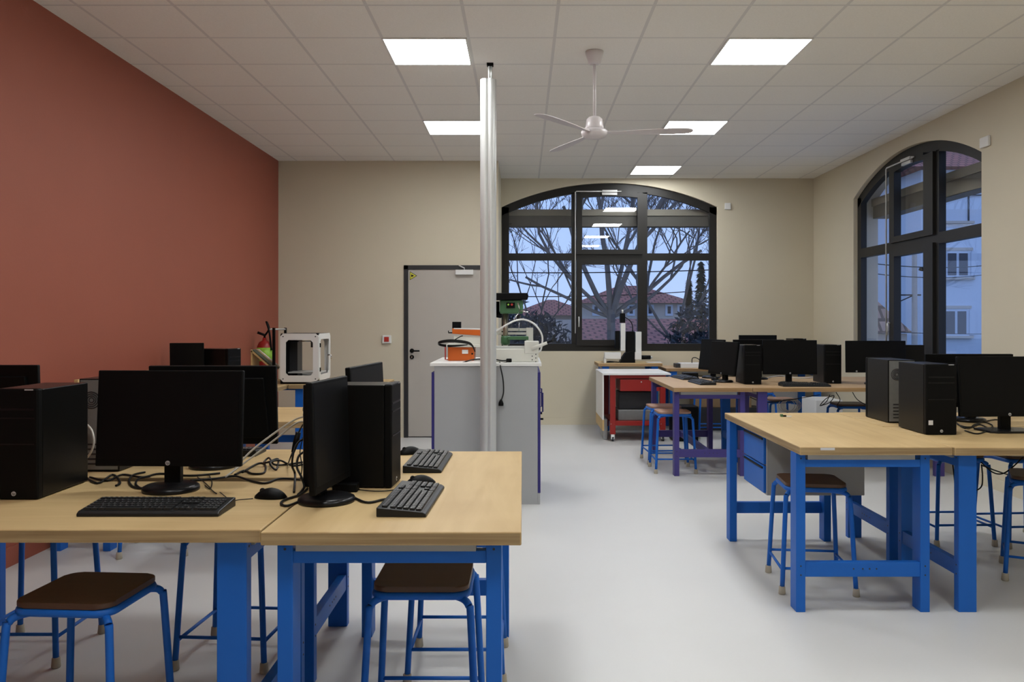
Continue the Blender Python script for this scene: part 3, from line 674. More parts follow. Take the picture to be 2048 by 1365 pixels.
# ------------------------------------------------------------------ keyboards and mice
def make_keyboard():
    t = thing('keyboard', '', 'keyboard')
    W_, D_ = 0.45, 0.158
    b = MB(); b.prism([(-D_/2, 0.0), (D_/2, 0.0), (D_/2, 0.030), (-D_/2+0.012, 0.017), (-D_/2, 0.010)], 'yz', -W_/2, W_/2, bev=0.003); b.build('body', 'kbody', t)
    b = MB(); lgd = MB(); rows = 6; u = 0.0188
    for r in range(rows):
        yy = -D_/2+0.026+r*0.0205 + (0.006 if r == 5 else 0); zz = 0.0175+(yy+D_/2-0.012)/(D_-0.012)*0.013
        x_ = -W_/2+0.012
        cols = {0: [1.3, 1.2, 1.2, 6.2, 1.2, 1.2, 1.2, 1.5], 1: [2.2]+[1]*10+[2.8], 2: [1.7]+[1]*11+[2.3], 3: [1.5]+[1]*12+[1.5], 4: [1]*13+[2], 5: [1]+[0.9]*4+[1]*4+[1]*4+[1.4]}[r]
        gaps = {}
        def key(xx, wd):
            if wd < 3: lgd.box(xx+0.005, xx+0.0085, yy+0.001, yy+0.005, zz+0.0055, zz+0.0063)
            b.box(xx+0.0012, xx+wd*u-0.0012, yy-0.0085, yy+0.0085, zz-0.004, zz+0.006, bev=0.0015)
        for c_ in cols: key(x_, c_); x_ += c_*u
        x_ = -W_/2+0.012+15.3*u
        for k in range(3):
            if r in (1,) and k != 1: continue
            if r == 2: continue
            key(x_+k*u, 1)
        x_ += 3.3*u
        if r < 5:
            for k in range(4): key(x_+k*u, 1)
    b.build('keycaps', 'key', t); lgd.build('key_legends', 'logo', t)
    return t
kb0 = make_keyboard(); kbu = [0]
def keyboard(x, y, rz, label, z=TZ):
    k = dup(kb0) if kbu[0] else kb0; kbu[0] = 1
    k.location = (x, y, z); k.rotation_euler = (0, 0, math.radians(rz)); k['label'] = label; k['group'] = 'black keyboards'
keyboard(-1.185, 2.70, 0, 'black keyboard in front of the large front left monitor')
keyboard(-0.375, 2.84, 88, 'black keyboard nearest the front edge of the centre workbench, turned sideways')
keyboard(-0.405, 3.60, 89, 'black keyboard at the far end of the front centre workbench')
keyboard(-1.44, 3.86, 180, 'black keyboard lying behind the back to back monitors, only its end showing')
keyboard(1.77, 8.20, -86, 'black keyboard nearer the front of the violet workbench')
keyboard(1.73, 8.90, -84, 'black keyboard farther back on the violet workbench')
keyboard(2.67, 7.86, 0, 'black keyboard in front of the central monitor of the violet group')
def make_mouse():
    t = thing('computer_mouse', '', 'computer mouse')
    b = MB(); n = 10; seg = 16; rings = []
    for i in range(n+1):
        a = i/n; yy = -0.056+0.112*a
        hw_ = 0.031*math.sin(PI*min(max(a*0.94+0.05, 0), 1))**0.45; hh = 0.036*math.sin(PI*min(max(a*0.90+0.06, 0), 1))**0.7
        rings.append([b.bm.verts.new((hw_*math.cos(PI*k/seg), yy, max(0.001, hh*math.sin(PI*k/seg)**0.8))) for k in range(seg+1)])
    for i in range(n):
        for k in range(seg):
            b.bm.faces.new((rings[i][k], rings[i][k+1], rings[i+1][k+1], rings[i+1][k])).smooth = True
        b.bm.faces.new((rings[i][0], rings[i][seg], rings[i+1][seg], rings[i+1][0]))
    b.bm.faces.new(rings[0]); b.bm.faces.new(rings[-1])
    b.build('shell', 'black', t)
    MB().tube([(-0.003, -0.032, 0.026), (0.003, -0.032, 0.026)], 0.009, 14).build('scroll_wheel', 'key', t)
    return t
ms0 = make_mouse(); msu = [0]
def mouse(x, y, rz, label, z=TZ):
    k = dup(ms0) if msu[0] else ms0; msu[0] = 1
    k.location = (x, y, z); k.rotation_euler = (0, 0, math.radians(rz)); k['label'] = label; k['group'] = 'black computer mice'
mouse(X(539, 2.88), 2.90, -97, 'black mouse beside the front left keyboard, at the bench seam')
mouse(-0.385, 3.145, -70, 'black mouse touching the far end of the nearer centre keyboard')
mouse(-0.52, 3.86, -60, 'black mouse behind the front centre tower')
mouse(1.79, 8.60, 60, 'black mouse between the two keyboards of the violet workbench')
mouse(2.00, 8.62, 20, 'black mouse by the foot of the sideways monitors')

# ------------------------------------------------------------------ cables
def cable(label, pts, r=0.0035, m='cable', name='cable', grp=None, n=6):
    return tag(MB().tube(smooth_pts(pts, n), r, 8).build(name, m), label, 'cable', grp)
z0 = TZ+0.005
def on(px, py, dz=0.0, zb=TZ+0.005):
    Y = F*(CZ-zb)/(py-VY); return (X(px, Y), Y, zb+dz)
def at(px, py, Y): return (X(px, Y), Y, Z(py, Y))
rc = random.Random(5)
cable('thin black mouse cable running to the front left keyboard', [on(506, 998), on(480, 1000), on(462, 1001), on(440, 985)], 0.0016)
cable('pale network cable sweeping up from the left bench to the centre tower, upper of two', [on(462, 948), at(500, 905, 3.36), at(550, 866, 3.36), at(590, 840, 3.32), at(618, 832, 3.2)], 0.004, 'wcable')
cable('pale network cable sweeping up from the left bench to the centre tower, lower of two', [on(450, 955), at(500, 918, 3.33), at(560, 872, 3.33), at(595, 846, 3.28), at(620, 845, 3.2)], 0.004, 'wcable')
cable('white cable hanging in an arc on the rear of the left tower', [at(174, 850, 3.37), at(184, 862, 3.34), at(188, 885, 3.33), at(182, 905, 3.34), at(172, 918, 3.36)], 0.004, 'wcable')
for lab, P_ in (
    ('looped black cable on the bench right of the large front left monitor', [on(485, 945), on(515, 928), on(530, 930), on(528, 946), on(505, 948), on(488, 942), on(470, 950)]),
    ('knotted black cable bundle lying near the front centre tower', [on(605, 925), on(570, 930), on(548, 935, .012), on(538, 922, .012), on(528, 925), on(535, 932, .014), on(556, 925, .014), on(552, 940), on(540, 936, .02), on(560, 929, .016), on(585, 932), on(612, 928)]),
    ('thick black cable crossing the bench seam behind the mouse', [on(380, 962), on(430, 958), on(470, 953), on(500, 962), on(530, 967), on(560, 958), on(600, 960)]),
    ('black cable coiled left of the foot of the large front left monitor', [on(290, 945), on(268, 950), on(258, 962), on(270, 976), on(300, 975), on(330, 965)]),
    ('second black cable coiled left of the large monitor foot', [on(300, 953), on(278, 958), on(272, 970), on(290, 980), on(315, 978), on(345, 962)]),
    ('black cable lying in the gap behind the large front left monitor', [on(180, 955), on(215, 962), on(245, 950), on(285, 955), on(320, 948), on(380, 952), on(440, 947)]),
    ('black cable from under the left tower to the monitor foot', [on(165, 950), on(195, 967), on(225, 950), on(240, 965), on(232, 972)]),
    ('thin black cable bundle dropping behind the front left keyboard', [on(395, 955), on(412, 968), on(425, 982), on(433, 988)]),
    ('thin dark cable curling behind the front left keyboard', [on(418, 950), on(424, 965), on(420, 978), on(410, 972)]),
    ('black cable looped at the round foot of the edge-on monitor', [on(600, 1003), on(575, 1012), on(562, 1008), on(570, 1000), on(600, 990), on(615, 978)]),
    ('black cable arching in front of the centre tower rear', [on(588, 985), on(590, 965, .03), at(584, 930, 3.1), at(590, 895, 3.12), at(604, 880, 3.15), at(615, 885, 3.16)]),
    ('thin black cable hanging from the centre tower to the bench', [at(612, 862, 3.15), at(605, 880, 3.15), at(600, 905, 3.13), at(604, 935, 3.1), on(600, 962)]),
    ('black cable hanging twisted beside the centre tower', [at(617, 900, 3.15), at(598, 912, 3.12), at(594, 935, 3.1), at(603, 955, 3.08), on(608, 975), on(596, 990)]),
    ('black cable running from the edge-on monitor foot to the nearer keyboard', [on(690, 985), on(730, 1005), on(765, 1000), on(790, 995)]),
    ('thin black cable lying behind the nearer centre keyboard', [on(700, 978), on(750, 983), on(790, 980), on(812, 970)])):
    cable(lab, P_, 0.0042 if 'thin' not in lab else 0.002)
cn = tag(MB().tube([at(597, 865, 3.3), at(592, 885, 3.3), at(586, 905, 3.28)], [0.010, 0.012, 0.007], 10).build('cable_connector', 'black'), 'black plug connector hanging among the cables left of the centre tower', 'connector')
cable('black cable holding the hanging connector up from the bench', [at(597, 867, 3.3), at(606, 850, 3.25), at(618, 842, 3.2)], 0.003)
cable('black cable going down from the hanging connector to the bench', [at(586, 903, 3.28), at(580, 918, 3.28), on(575, 932)], 0.003)
tag(MB().box(-0.045, 0.045, -0.025, 0.025, 0, 0.03, bev=0.004).build('power_adapter', 'black'), 'black power adapter block behind the foot of the edge-on monitor', 'adapter').location = (X(692, 3.02), 3.02, TZ)
# right group cables
for lab, P_ in (
    ('tangled black cable on the right bench behind the right-edge monitor', [on(1915, 850), on(1940, 855), on(1965, 845), on(1985, 852), on(1970, 862), on(1945, 852), on(1990, 840), on(2020, 848)]),
    ('black cable lying beside the stickered tower on the right bench', [on(1912, 845), on(1930, 857), on(1960, 850), on(1975, 860), on(1955, 868), on(1930, 862)]),
    ('black cable loop hanging below the right benches beside the wide leg', [at(1905, 925, 5.1), at(1909, 960, 5.05), at(1912, 985, 5.0), at(1925, 995, 5.0), at(1945, 985, 5.0), at(1962, 975, 4.95), at(1965, 955, 4.95), at(1963, 930, 4.9)]),
    ('black cable sagging under the right-edge bench', [at(1962, 925, 4.9), at(1985, 945, 4.9), at(2005, 948, 4.9), at(2025, 935, 4.9), at(2046, 915, 4.9)]),
    ('black cable stretched towards the right wall under the bench', [at(1965, 932, 4.95), at(2000, 945, 5.1), at(2048, 960, 5.3)]),
    ('black cable hanging from the violet group bench in a loop', [at(1660, 790, 8.3), at(1652, 805, 8.3), at(1640, 812, 8.3), at(1652, 798, 8.25), at(1668, 792, 8.3), at(1660, 805, 8.3), at(1642, 812, 8.32)]),
    ('black cable dangling under the violet group beside the stool', [at(1672, 785, 8.4), at(1680, 800, 8.4), at(1674, 812, 8.4), at(1680, 820, 8.45)]),
    ('black cable drooping to the right under the violet group', [at(1705, 785, 8.3), at(1715, 800, 8.3), at(1735, 812, 8.3)]),
    ('black cable crossing under the violet group towards the left', [at(1500, 795, 8.3), at(1530, 805, 8.3), at(1580, 800, 8.3), at(1640, 790, 8.3)]),
    ):
    cable(lab, P_, 0.004)
cable('pale cable hanging in a coil under the right benches', [at(1912, 925, 5.15), at(1910, 950, 5.15), at(1916, 975, 5.15), at(1922, 950, 5.15), at(1918, 925, 5.15)], 0.004, 'wcable')
b = MB()
for k in range(5):
    R_ = [(0.09*math.cos(a*PI/8)+0.01*k*((-1)**k), 0.03*k/4, 0.07*math.sin(a*PI/8)) for a in range(17)]; b.tube(R_, 0.004, 6)
o = tag(b.build('cable_coil', 'wcable'), 'coil of pale cable hanging under the violet group', 'cable'); o.location = at(1580, 812, 8.9)
b = MB(); b.tube(smooth_pts([on(1490, 760), on(1530, 757), on(1560, 752), on(1600, 757), on(1640, 753)], 5), 0.005, 6)
tag(b.build('cable', 'wcable'), 'pale cables lying behind the keyboard of the violet group', 'cable')
# small electronic component on bench A
cp = thing('electronic_part', 'tiny green and black electronic part left on the nearly empty workbench', 'component', on(1572, 834, zb=TZ))
MB().box(-0.035, -0.022, -0.012, 0.012, 0, 0.016).build('green_block', 'green', cp); MB().box(-0.02, 0.0, -0.008, 0.008, 0, 0.01).build('black_block', 'black', cp); MB().box(0.0, 0.035, -0.006, 0.006, 0, 0.005).build('clear_block', 'whitep', cp)
# paper label on the front edge of bench A
tag(MB().box(-0.035, 0.035, -0.002, 0.0, -0.012, 0.0).build('tape_label', 'sticker'), 'white tape stuck on the front edge of the nearly empty workbench', 'tape').location = (X(1655, 4.07), 4.0695, TZ-0.003)

# ------------------------------------------------------------------ storage cabinets with white top
CZT = 1.113; cy0, cy1 = 6.55, 7.55; cx0, cx1 = X(863, 6.55), X(1081, 6.55); cm = X(975, 6.55)
for (a, c, lab, sd) in ((cx0, cm-0.001, 'grey storage cabinet with navy door edge, left of the pole', -1), (cm+0.001, cx1, 'grey storage cabinet with navy door edge and handle, right of the pole', 1)):
    t = thing('storage_cabinet', lab, 'cabinet', ((a+c)/2, (cy0+cy1)/2, 0)); h = (c-a)/2; hy = (cy1-cy0)/2
    dd = 0.022
    if sd < 0: MB().box(-h+dd, h, -hy, hy, 0.0, CZT-0.022, bev=0.002).build('carcass', 'cab', t)
    else: MB().box(-h, h-dd, -hy, hy, 0.0, CZT-0.022, bev=0.002).build('carcass', 'cab', t)
    xe = sd*h
    for k in (-1, 1):
        ya, yb = (-hy, -0.002) if k < 0 else (0.002, hy)
        dr = MB().box(*sorted((xe, xe-sd*(dd-0.001))), ya, yb, 0.09, CZT-0.07, bev=0.002).build('door', 'navy', t)
        if k < 0 or sd > 0:
            yy = -0.05*(-k) if False else k*0.42*hy
            MB().tube([(xe, yy, 0.86), (xe+sd*0.025, yy, 0.855), (xe+sd*0.025, yy, 0.70), (xe, yy, 0.695)], 0.006, 8).build('handle', 'navy', dr)
            MB().tube([(xe, yy, 0.64), (xe+sd*0.03, yy, 0.64)], 0.008, 8).build('key_lock', 'black', dr)
    MB().box(*sorted((xe-sd*0.003, xe-sd*dd)), -hy, hy, 0, 0.088).build('plinth', 'cab', t)
tag(MB().box(cx0-0.012, cx1+0.008, cy0-0.01, cy1+0.01, CZT-0.021, CZT+0.004, bev=0.002).build('white_worktop', 'white'), 'white board laid across the two grey storage cabinets', 'worktop')
ZT = CZT+0.004
# --- orange scroll saw
def P3(px, py, Y): return (X(px, Y), Y, Z(py, Y))
ys = 7.0
ss = thing('scroll_saw', 'orange and white scroll saw with black coiled cable, left of the pole', 'scroll saw', (X(930, ys), ys, ZT))
lx = lambda px: X(px, ys)-X(930, ys)
lz = lambda py: Z(py, ys)-ZT
MB().box(lx(898), lx(950), -0.11, 0.11, 0, lz(693)-0.0, bev=0.008).build('base', 'orange', ss)
MB().box(lx(926), lx(938), -0.118, -0.108, lz(707), lz(699), bev=0.002).build('base_highlight', 'whitep', ss)  # small white plate painted in as the highlight on the orange base
MB().tube([(lx(946), -0.113, lz(707)), (lx(946), -0.105, lz(707))], 0.008, 12).build('bolt', 'black', ss)
MB().tube([(lx(892), -0.06, lz(690)), (lx(892), -0.06, 0.01), (lx(900), -0.06, 0.008)], 0.006, 8).build('dust_pipe', 'redbtn', ss)
MB().box(lx(895), lx(981), -0.13, 0.13, lz(694), lz(688), bev=0.003).build('saw_table', 'whitem', ss)
up = MB().prism([(lx(905), lz(657)), (lx(981), lz(660)), (lx(981), lz(673)), (lx(905), lz(668))], 'xz', -0.03, 0.03, bev=0.003).build('upper_arm', 'orange', ss)
MB().prism([(lx(908), lz(656.5)), (lx(981), lz(657.5)), (lx(981), lz(660.5)), (lx(908), lz(658.5))], 'xz', -0.031, 0.031).build('arm_cap', 'whitep', up)
MB().box(lx(905), lx(922), -0.03, 0.03, lz(657), lz(644), bev=0.003).build('motor_block', 'black', ss)
MB().tube([(lx(905), 0, lz(666)), (lx(897), 0, lz(666)), (lx(897), 0, lz(662))], 0.005, 8).build('tension_knob', 'black', ss)
MB().box(lx(908), lx(981), -0.02, 0.02, lz(688), lz(672), bev=0.003).build('lower_frame', 'whitem', ss)
MB().tube([(lx(910), -0.05, lz(680)), (lx(922), -0.05, lz(673)), (lx(926), -0.04, lz(672))], 0.004, 8).build('blade_holder', 'black', ss)
MB().box(lx(962), lx(981), -0.05, 0.05, 0, lz(660), bev=0.005).build('rear_column', 'whitem', ss)
b = MB()
for k in range(4): b.tube(smooth_pts([P3(950, 704, 6.86), P3(940, 686+k*1.2, 6.84), P3(905, 680+k*1.5, 6.80), P3(880, 683+k*1.2, 6.84), P3(879, 688+k, 6.95), P3(900, 691+k, 6.86), P3(935, 690, 6.84)], 6), 0.0042, 6)
tag(b.build('coiled_cable', 'cable'), 'black cable coiled over the orange scroll saw', 'cable')
# --- small guillotine style machine (cream) right of pole
yb_ = 6.85
hb = thing('hot_wire_machine', 'cream bench machine with side lever and round white hose, right of the pole', 'machine', (X(1040, yb_), yb_, ZT))
kx = lambda px: X(px, yb_)-X(1040, yb_); kz = lambda py: Z(py, yb_)-ZT
MB().box(kx(988), kx(1076), -0.16, 0.16, 0, kz(697), bev=0.006).build('base', 'whitem', hb)
MB().box(kx(988), kx(1062), -0.13, 0.0, kz(697), kz(692), bev=0.002).build('table_rail', 'alu', hb)
g0_ = 0.54
b = MB(); b.box(kx(980), kx(1054), g0_, g0_+0.03, kz(664), kz(658)); b.box(kx(980), kx(1054), g0_, g0_+0.03, kz(672), kz(667)); b.box(kx(1053), kx(1068), g0_-0.01, g0_+0.04, 0.0, kz(657), bev=0.002); b.box(kx(1066), kx(1074), 0.14, g0_+0.03, 0.01, 0.06); b.build('rear_gantry', 'whitem', hb)
MB().box(kx(1049), kx(1077), -0.165, 0.0, kz(706), kz(682), bev=0.005).build('lever_housing', 'whitem', hb)
lv = MB().tube([(kx(1062), -0.17, kz(697)), (kx(1093), -0.18, kz(685))], [0.016, 0.012], 12).build('lever', 'whitem', hb)
MB().tube([(kx(1092), -0.18, kz(685.4)), (kx(1103), -0.183, kz(680))], 0.008, 10).build('lever_grip', 'black', lv)
b = MB()
for k in range(6): b.tube([(kx(1064+(k % 2)*7), -0.161, kz(704+k*3.6)), (kx(1064+(k % 2)*7), -0.159, kz(704+k*3.6))], 0.005, 8)
b.build('mounting_holes', 'dgrey', hb)
b = MB(); b.tube(smooth_pts([(kx(990), 0.0, kz(664)), (kx(1010), -0.02, kz(652)), (kx(1030), -0.03, kz(642)), (kx(1050), -0.03, kz(640)), (kx(1070), -0.03, kz(650)), (kx(1084), -0.03, kz(672)), (kx(1082), -0.03, kz(698)), (kx(1077), -0.03, kz(704))], 6), 0.0075, 10)
b.build('hose', 'whitep', hb, 'round white hose arching over the machine')
b = MB(); b.tube(smooth_pts([P3(925, 726, 6.66), P3(950, 719, 6.7), P3(985, 719, 6.7), P3(1005, 722, 6.66), P3(1018, 721, 6.65), P3(1004, 727, 6.6), P3(960, 727, 6.62), P3(925, 726.5, 6.63)], 6), 0.005, 8)
o = tag(b.build('power_cable', 'cable'), 'black cable lying looped on the white cabinet board', 'cable'); o.location.z = 0.0
tag(MB().box(-0.022, 0.022, -0.02, 0.02, 0, 0.03, bev=0.006).build('plug', 'black'), 'black plug at the end of the cable on the white board', 'plug').location = (X(1018, 6.65), 6.65, ZT)
cable('black power cable hanging down the front of the right grey cabinet', [(X(999, 6.53), 6.60, ZT+0.006), P3(1001, 735, 6.53), P3(1006, 760, 6.53), P3(1007, 785, 6.53), P3(1003, 800, 6.53)], 0.005)
tag(MB().lathe([(0.006, 0.05), (0.014, 0.035), (0.02, 0.02), (0.02, 0.0)][::-1], 0, 0, 14).build('power_plug', 'black'), 'black power plug hanging on the front of the right grey cabinet', 'plug').location = (X(1002, 6.53), 6.527, Z(812, 6.53))
# --- green drill press
yd = 7.22
dp = thing('drill_press', 'green bench drill press with black belt cover, beside the pole', 'drill press', (X(1012, yd), yd, ZT))
gx = lambda px: X(px, yd)-X(1012, yd); gz = lambda py: Z(py, yd)-ZT
MB().box(gx(1000), gx(1024), -0.12, 0.12, 0, 0.03, bev=0.008).build('base', 'green', dp)
MB().tube([(gx(1011), 0, 0.03), (gx(1011), 0, gz(618))], 0.022, 16).build('column', 'steel', dp)
MB().box(gx(1016), gx(1057), -0.08, 0.08, gz(680), gz(673), bev=0.004).build('drill_table', 'green', dp)
MB().lathe([(0.034, gz(690)), (0.040, gz(686)), (0.040, gz(676)), (0.034, gz(672))], gx(1011), 0, 16).build('table_clamp', 'green', dp)
hd = MB().box(gx(1000), gx(1046), -0.075, 0.075, gz(628), gz(601), bev=0.01).build('head', 'green', dp)
MB().prism([(gx(978), gz(601)), (gx(1055), gz(600)), (gx(1057), gz(593)), (gx(1055), gz(587)), (gx(978), gz(587))], 'xz', -0.10, 0.10, bev=0.006).build('belt_cover', 'black', dp)
MB().tube([(gx(1038), 0, gz(630)), (gx(1038), 0, gz(640)), (gx(1038), 0, gz(644))], [0.02, 0.017, 0.008], 14).build('chuck', 'dgrey', dp)
MB().tube([(gx(1038), 0, gz(644)), (gx(1038), 0, gz(664))], 0.003, 8).build('drill_bit', 'chrome', dp)
sw = MB().box(gx(1013), gx(1030), -0.082, -0.074, gz(617), gz(606)).build('switch_plate', 'black', hd)
MB().tube([(gx(1017), -0.086, gz(610)), (gx(1017), -0.08, gz(610))], 0.008, 10).build('start_button', 'lime', sw); MB().tube([(gx(1024), -0.088, gz(610)), (gx(1024), -0.08, gz(610))], 0.010, 10).build('stop_button', 'redbtn', sw)
b = MB(); c0 = (gx(1040), -0.07, gz(622))
for e_ in ((gx(1056), -0.10, gz(625)), (gx(1028), -0.12, gz(640)), (gx(1036), -0.12, gz(607))): b.tube([c0, e_], 0.005, 8)
b.build('feed_handle', 'chrome', hd)
MB().tube([(gx(1000), 0.03, gz(630)), (gx(992), 0.05, gz(632)), (gx(992), 0.05, gz(603))], 0.03, 14).build('motor', 'black', dp)

# ------------------------------------------------------------------ white enclosed 3D printer
yp = 8.12
pr = thing('enclosed_3d_printer', 'white boxy 3D printer with dark windows on the far left bench', '3D printer', (X(598.5, yp), yp+0.25, TZ))
w, h_, dd = (X(637, yp)-X(560, yp))/2, 0.475, 0.25
b = MB()
def frame_panel(b, axis, pos, th, half, z0_, z1_, m):
    """rectangular ring with chamfered corners; axis 'y' = panel facing -y"""
    def ring(hw_, za, zb_, ch): return [(-hw_+ch, za), (hw_-ch, za), (hw_, za+ch), (hw_, zb_-ch), (hw_-ch, zb_), (-hw_+ch, zb_), (-hw_, zb_-ch), (-hw_, za+ch)]
    O = ring(half, z0_, z1_, 0.03); I = ring(half-m, z0_+m*1.15, z1_-m*1.15, 0.025)
    def V(p, q): return (p[0], q, p[1]) if axis == 'y' else (q, p[0], p[1])
    vo = [[b.bm.verts.new(V(p, pos+k*th)) for p in O] for k in (0, 1)]; vi = [[b.bm.verts.new(V(p, pos+k*th)) for p in I] for k in (0, 1)]
    for i in range(8):
        j = (i+1) % 8
        for k in (0, 1): b.bm.faces.new((vo[k][i], vo[k][j], vi[k][j], vi[k][i]))
        b.bm.faces.new((vo[0][i], vo[0][j], vo[1][j], vo[1][i])); b.bm.faces.new((vi[0][i], vi[0][j], vi[1][j], vi[1][i]))
frame_panel(b, 'y', -dd, 0.012, w, 0.02, h_+0.02, 0.055); 
fp = b.build('front_panel', 'whitep', pr)
b = MB()
for sx_ in (-1, 1):
    for zz in (0.05, h_-0.01): b.tube([(sx_*(w-0.03), -dd-0.003, zz), (sx_*(w-0.03), -dd, zz)], 0.006, 10)
b.build('screws', 'black', fp)
b = MB(); frame_panel(b, 'x', w-0.008, 0.012, dd-0.015, 0.03, h_+0.02, 0.05); dr = b.build('side_door', 'whitep', pr)
b = MB(); b.box(w+0.004, w+0.012, -dd+0.03, -dd+0.05, 0.12, 0.16); b.box(w+0.004, w+0.012, -dd+0.03, -dd+0.05, 0.36, 0.40); b.build('hinges', 'black', dr)
MB().tube([(w, 0.14, 0.27), (w+0.03, 0.14, 0.27), (w+0.035, 0.14, 0.23)], 0.007, 8).build('door_handle', 'chrome', dr)
b = MB(); b.box(-w, w, -dd+0.012, dd, 0.0, 0.022); b.box(-w+0.005, w-0.005, -dd+0.012, dd, h_+0.005, h_+0.02); b.box(-w, -w+0.008, -dd+0.012, dd, 0.02, h_+0.01)
b.build('chassis', 'black', pr)
frame = MB(); frame_panel(frame, 'y', dd-0.012, 0.012, w-0.004, 0.02, h_+0.02, 0.055); frame.build('back_panel', 'whitep', pr)
MB().box(-w+0.05, w-0.02, -0.15, 0.15, 0.10, 0.112).build('print_bed', 'alu', pr)
MB().box(-w+0.01, -w+0.09, 0.05, dd-0.02, 0.03, h_-0.02).build('filament_bay', 'dgrey', pr)
MB().box(w-0.11, w-0.05, -0.12, -0.06, h_-0.12, h_-0.04, bev=0.004).build('print_head', 'dgrey', pr)
MB().tube([(-w+0.02, -0.09, h_-0.06), (w-0.02, -0.09, h_-0.06)], 0.006, 8).build('gantry_rod', 'chrome', pr)
# open-frame printer gantry left of it
yg = 8.72
og = thing('open_frame_printer', 'slim black upright gantry with silver bar, left of the white printer', '3D printer', (X(556, yg), yg, TZ))
ox = lambda px: X(px, yg)-X(556, yg); oz = lambda py: Z(py, yg)-TZ
fx_ = X(544.5, 8.15)-X(556, yg)
MB().box(fx_, fx_+0.024, -0.57, -0.545, 0.015, Z(656, 8.15)-TZ).build('upright', 'black', og)
MB().box(ox(568), ox(572), 0.0, 0.03, 0.015, oz(656)).build('upright', 'black', og)
MB().tube([(fx_-0.02, -0.557, Z(659, 8.15)-TZ), (ox(570), 0.0, oz(659))], 0.009, 8).build('top_bar', 'alu', og)
MB().box(fx_-0.002, fx_+0.026, -0.58, -0.53, 0.0, 0.015).build('base', 'black', og)
MB().box(ox(562), ox(575), -0.03, 0.06, 0.0, 0.015).build('base', 'black', og)
# slanted circuit display on wooden wedge
yc = 8.32
ws = thing('slanted_display_stand', 'wooden wedge stand with slanted circuit board, left of the printers', 'display stand', (X(535, yc), yc, TZ))
qx = lambda px: X(px, yc)-X(535, yc); qz = lambda py: Z(py, yc)-TZ
b = MB(); b.box(qx(508), qx(511), -0.10, 0.12, 0, qz(701)); 
b.prism([(qx(508), qz(699)), (qx(551), qz(736)), (qx(551), qz(740)), (qx(508), qz(703))], 'xz', -0.10, 0.12)
b.build('wooden_wedge', 'pine', ws)
b = MB(); b.prism([(qx(507), qz(699.8)), (qx(551), qz(736.5)), (qx(551), qz(738)), (qx(507), qz(701.3))], 'xz', -0.095, 0.18); b.build('white_board', 'whitep', ws)
b = MB(); b.prism([(qx(511), qz(699.0)), (qx(550), qz(731.5)), (qx(550), qz(733.5)), (qx(511), qz(700.8))], 'xz', -0.09, 0.02); b.build('circuit_board', 'pcb', ws)
# fire extinguisher by the corner
ex = thing('fire_extinguisher', 'red fire extinguisher with lime label near the room corner', 'fire extinguisher', (X(549, 9.3), 9.3, 0.72))
MB().lathe([(0.02, 0.0), (0.078, 0.01), (0.082, 0.03), (0.082, 0.44), (0.06, 0.49), (0.025, 0.51), (0.02, 0.54)]).build('cylinder', 'red', ex)
MB().lathe([(0.0835, 0.28), (0.0835, 0.43)], 0, 0).build('label', 'lime', ex, 'lime green printed label')
MB().tube([(0, 0, 0.53), (0, 0, 0.57), (-0.07, -0.03, 0.60)], 0.015, 8).build('valve', 'black', ex)
MB().tube(smooth_pts([(0, 0, 0.56), (0.05, 0, 0.64), (0.02, 0, 0.72), (0.06, -0.02, 0.60), (0.085, -0.03, 0.4)], 5), 0.011, 8).build('hose', 'black', ex)
MB().box(-0.08, 0.08, 0.06, 0.10, 0.05, 0.09).build('bracket', 'red', ex)
ex.location = (XL+0.14, 9.3, 0.72)
MB().box(-0.14, -0.06, -0.02, 0.02, 0.25, 0.3).build('wall_bracket', 'black', ex)

# ------------------------------------------------------------------ red trolley
tx0, tx1, ty0, ty1 = X(1205, 9.93), X(1342, 9.93), 9.93, 10.85
TT = 0.82
tr = thing('red_trolley', 'red metal trolley bench with white top on castors under the back window', 'trolley', ((tx0+tx1)/2, ty0, 0))
hx_ = (tx1-tx0)/2
MB().box(-hx_, hx_, 0, ty1-ty0, TT-0.022, TT, bev=0.002).build('worktop', 'white', tr)
fx0 = -hx_+0.095
fx1 = X(1331, 9.97)-(tx0+tx1)/2
for xa in (fx0, fx1-0.065):
    for ya in (0.03, 0.82):
        lg = MB().box(xa, xa+0.065, ya, ya+0.05, 0.085, TT-0.022, bev=0.003).build('leg', 'red', tr)
        MB().tube([(xa+0.01, ya-0.001, 0.21), (xa+0.01, ya+0.002, 0.21)], 0.005, 8).build('bolt', 'alu', lg)
        c = MB().tube([(xa+0.02, ya+0.025, 0.035), (xa+0.045, ya+0.025, 0.035)], 0.035, 18).build('castor', 'dgrey', tr)
        MB().prism([(ya-0.01, 0.03), (ya+0.035, 0.035), (ya+0.045, 0.085), (ya+0.005, 0.085)], 'yz', xa+0.012, xa+0.053).build('castor_fork', 'alu', c)
for ya in (0.035, 0.83): MB().box(fx0+0.065, fx1-0.065, ya, ya+0.025, TT-0.062, TT-0.024).build('upper_rail', 'red', tr)
MB().box(fx0+0.065, fx1-0.065, 0.035, 0.065, 0.19, 0.245, bev=0.002).build('lower_rail', 'red', tr)
MB().box(fx0+0.01, fx1-0.01, 0.06, 0.84, 0.225, 0.24).build('shelf', 'red', tr)
dr = MB().box(X(1240, 10.0)-(tx0+tx1)/2, fx1-0.07, 0.035, 0.5, 0.605, 0.745, bev=0.003).build('drawer', 'red', tr)
MB().tube([(0.06, 0.03, 0.715), (0.06, 0.036, 0.715)], 0.008, 10).build('drawer_lock', 'alu', dr)
MB().box(-hx_+0.002, -hx_+0.018, 0.02, 0.90, 0.26, TT-0.024).build('side_panel', 'white', tr, 'white side panel')
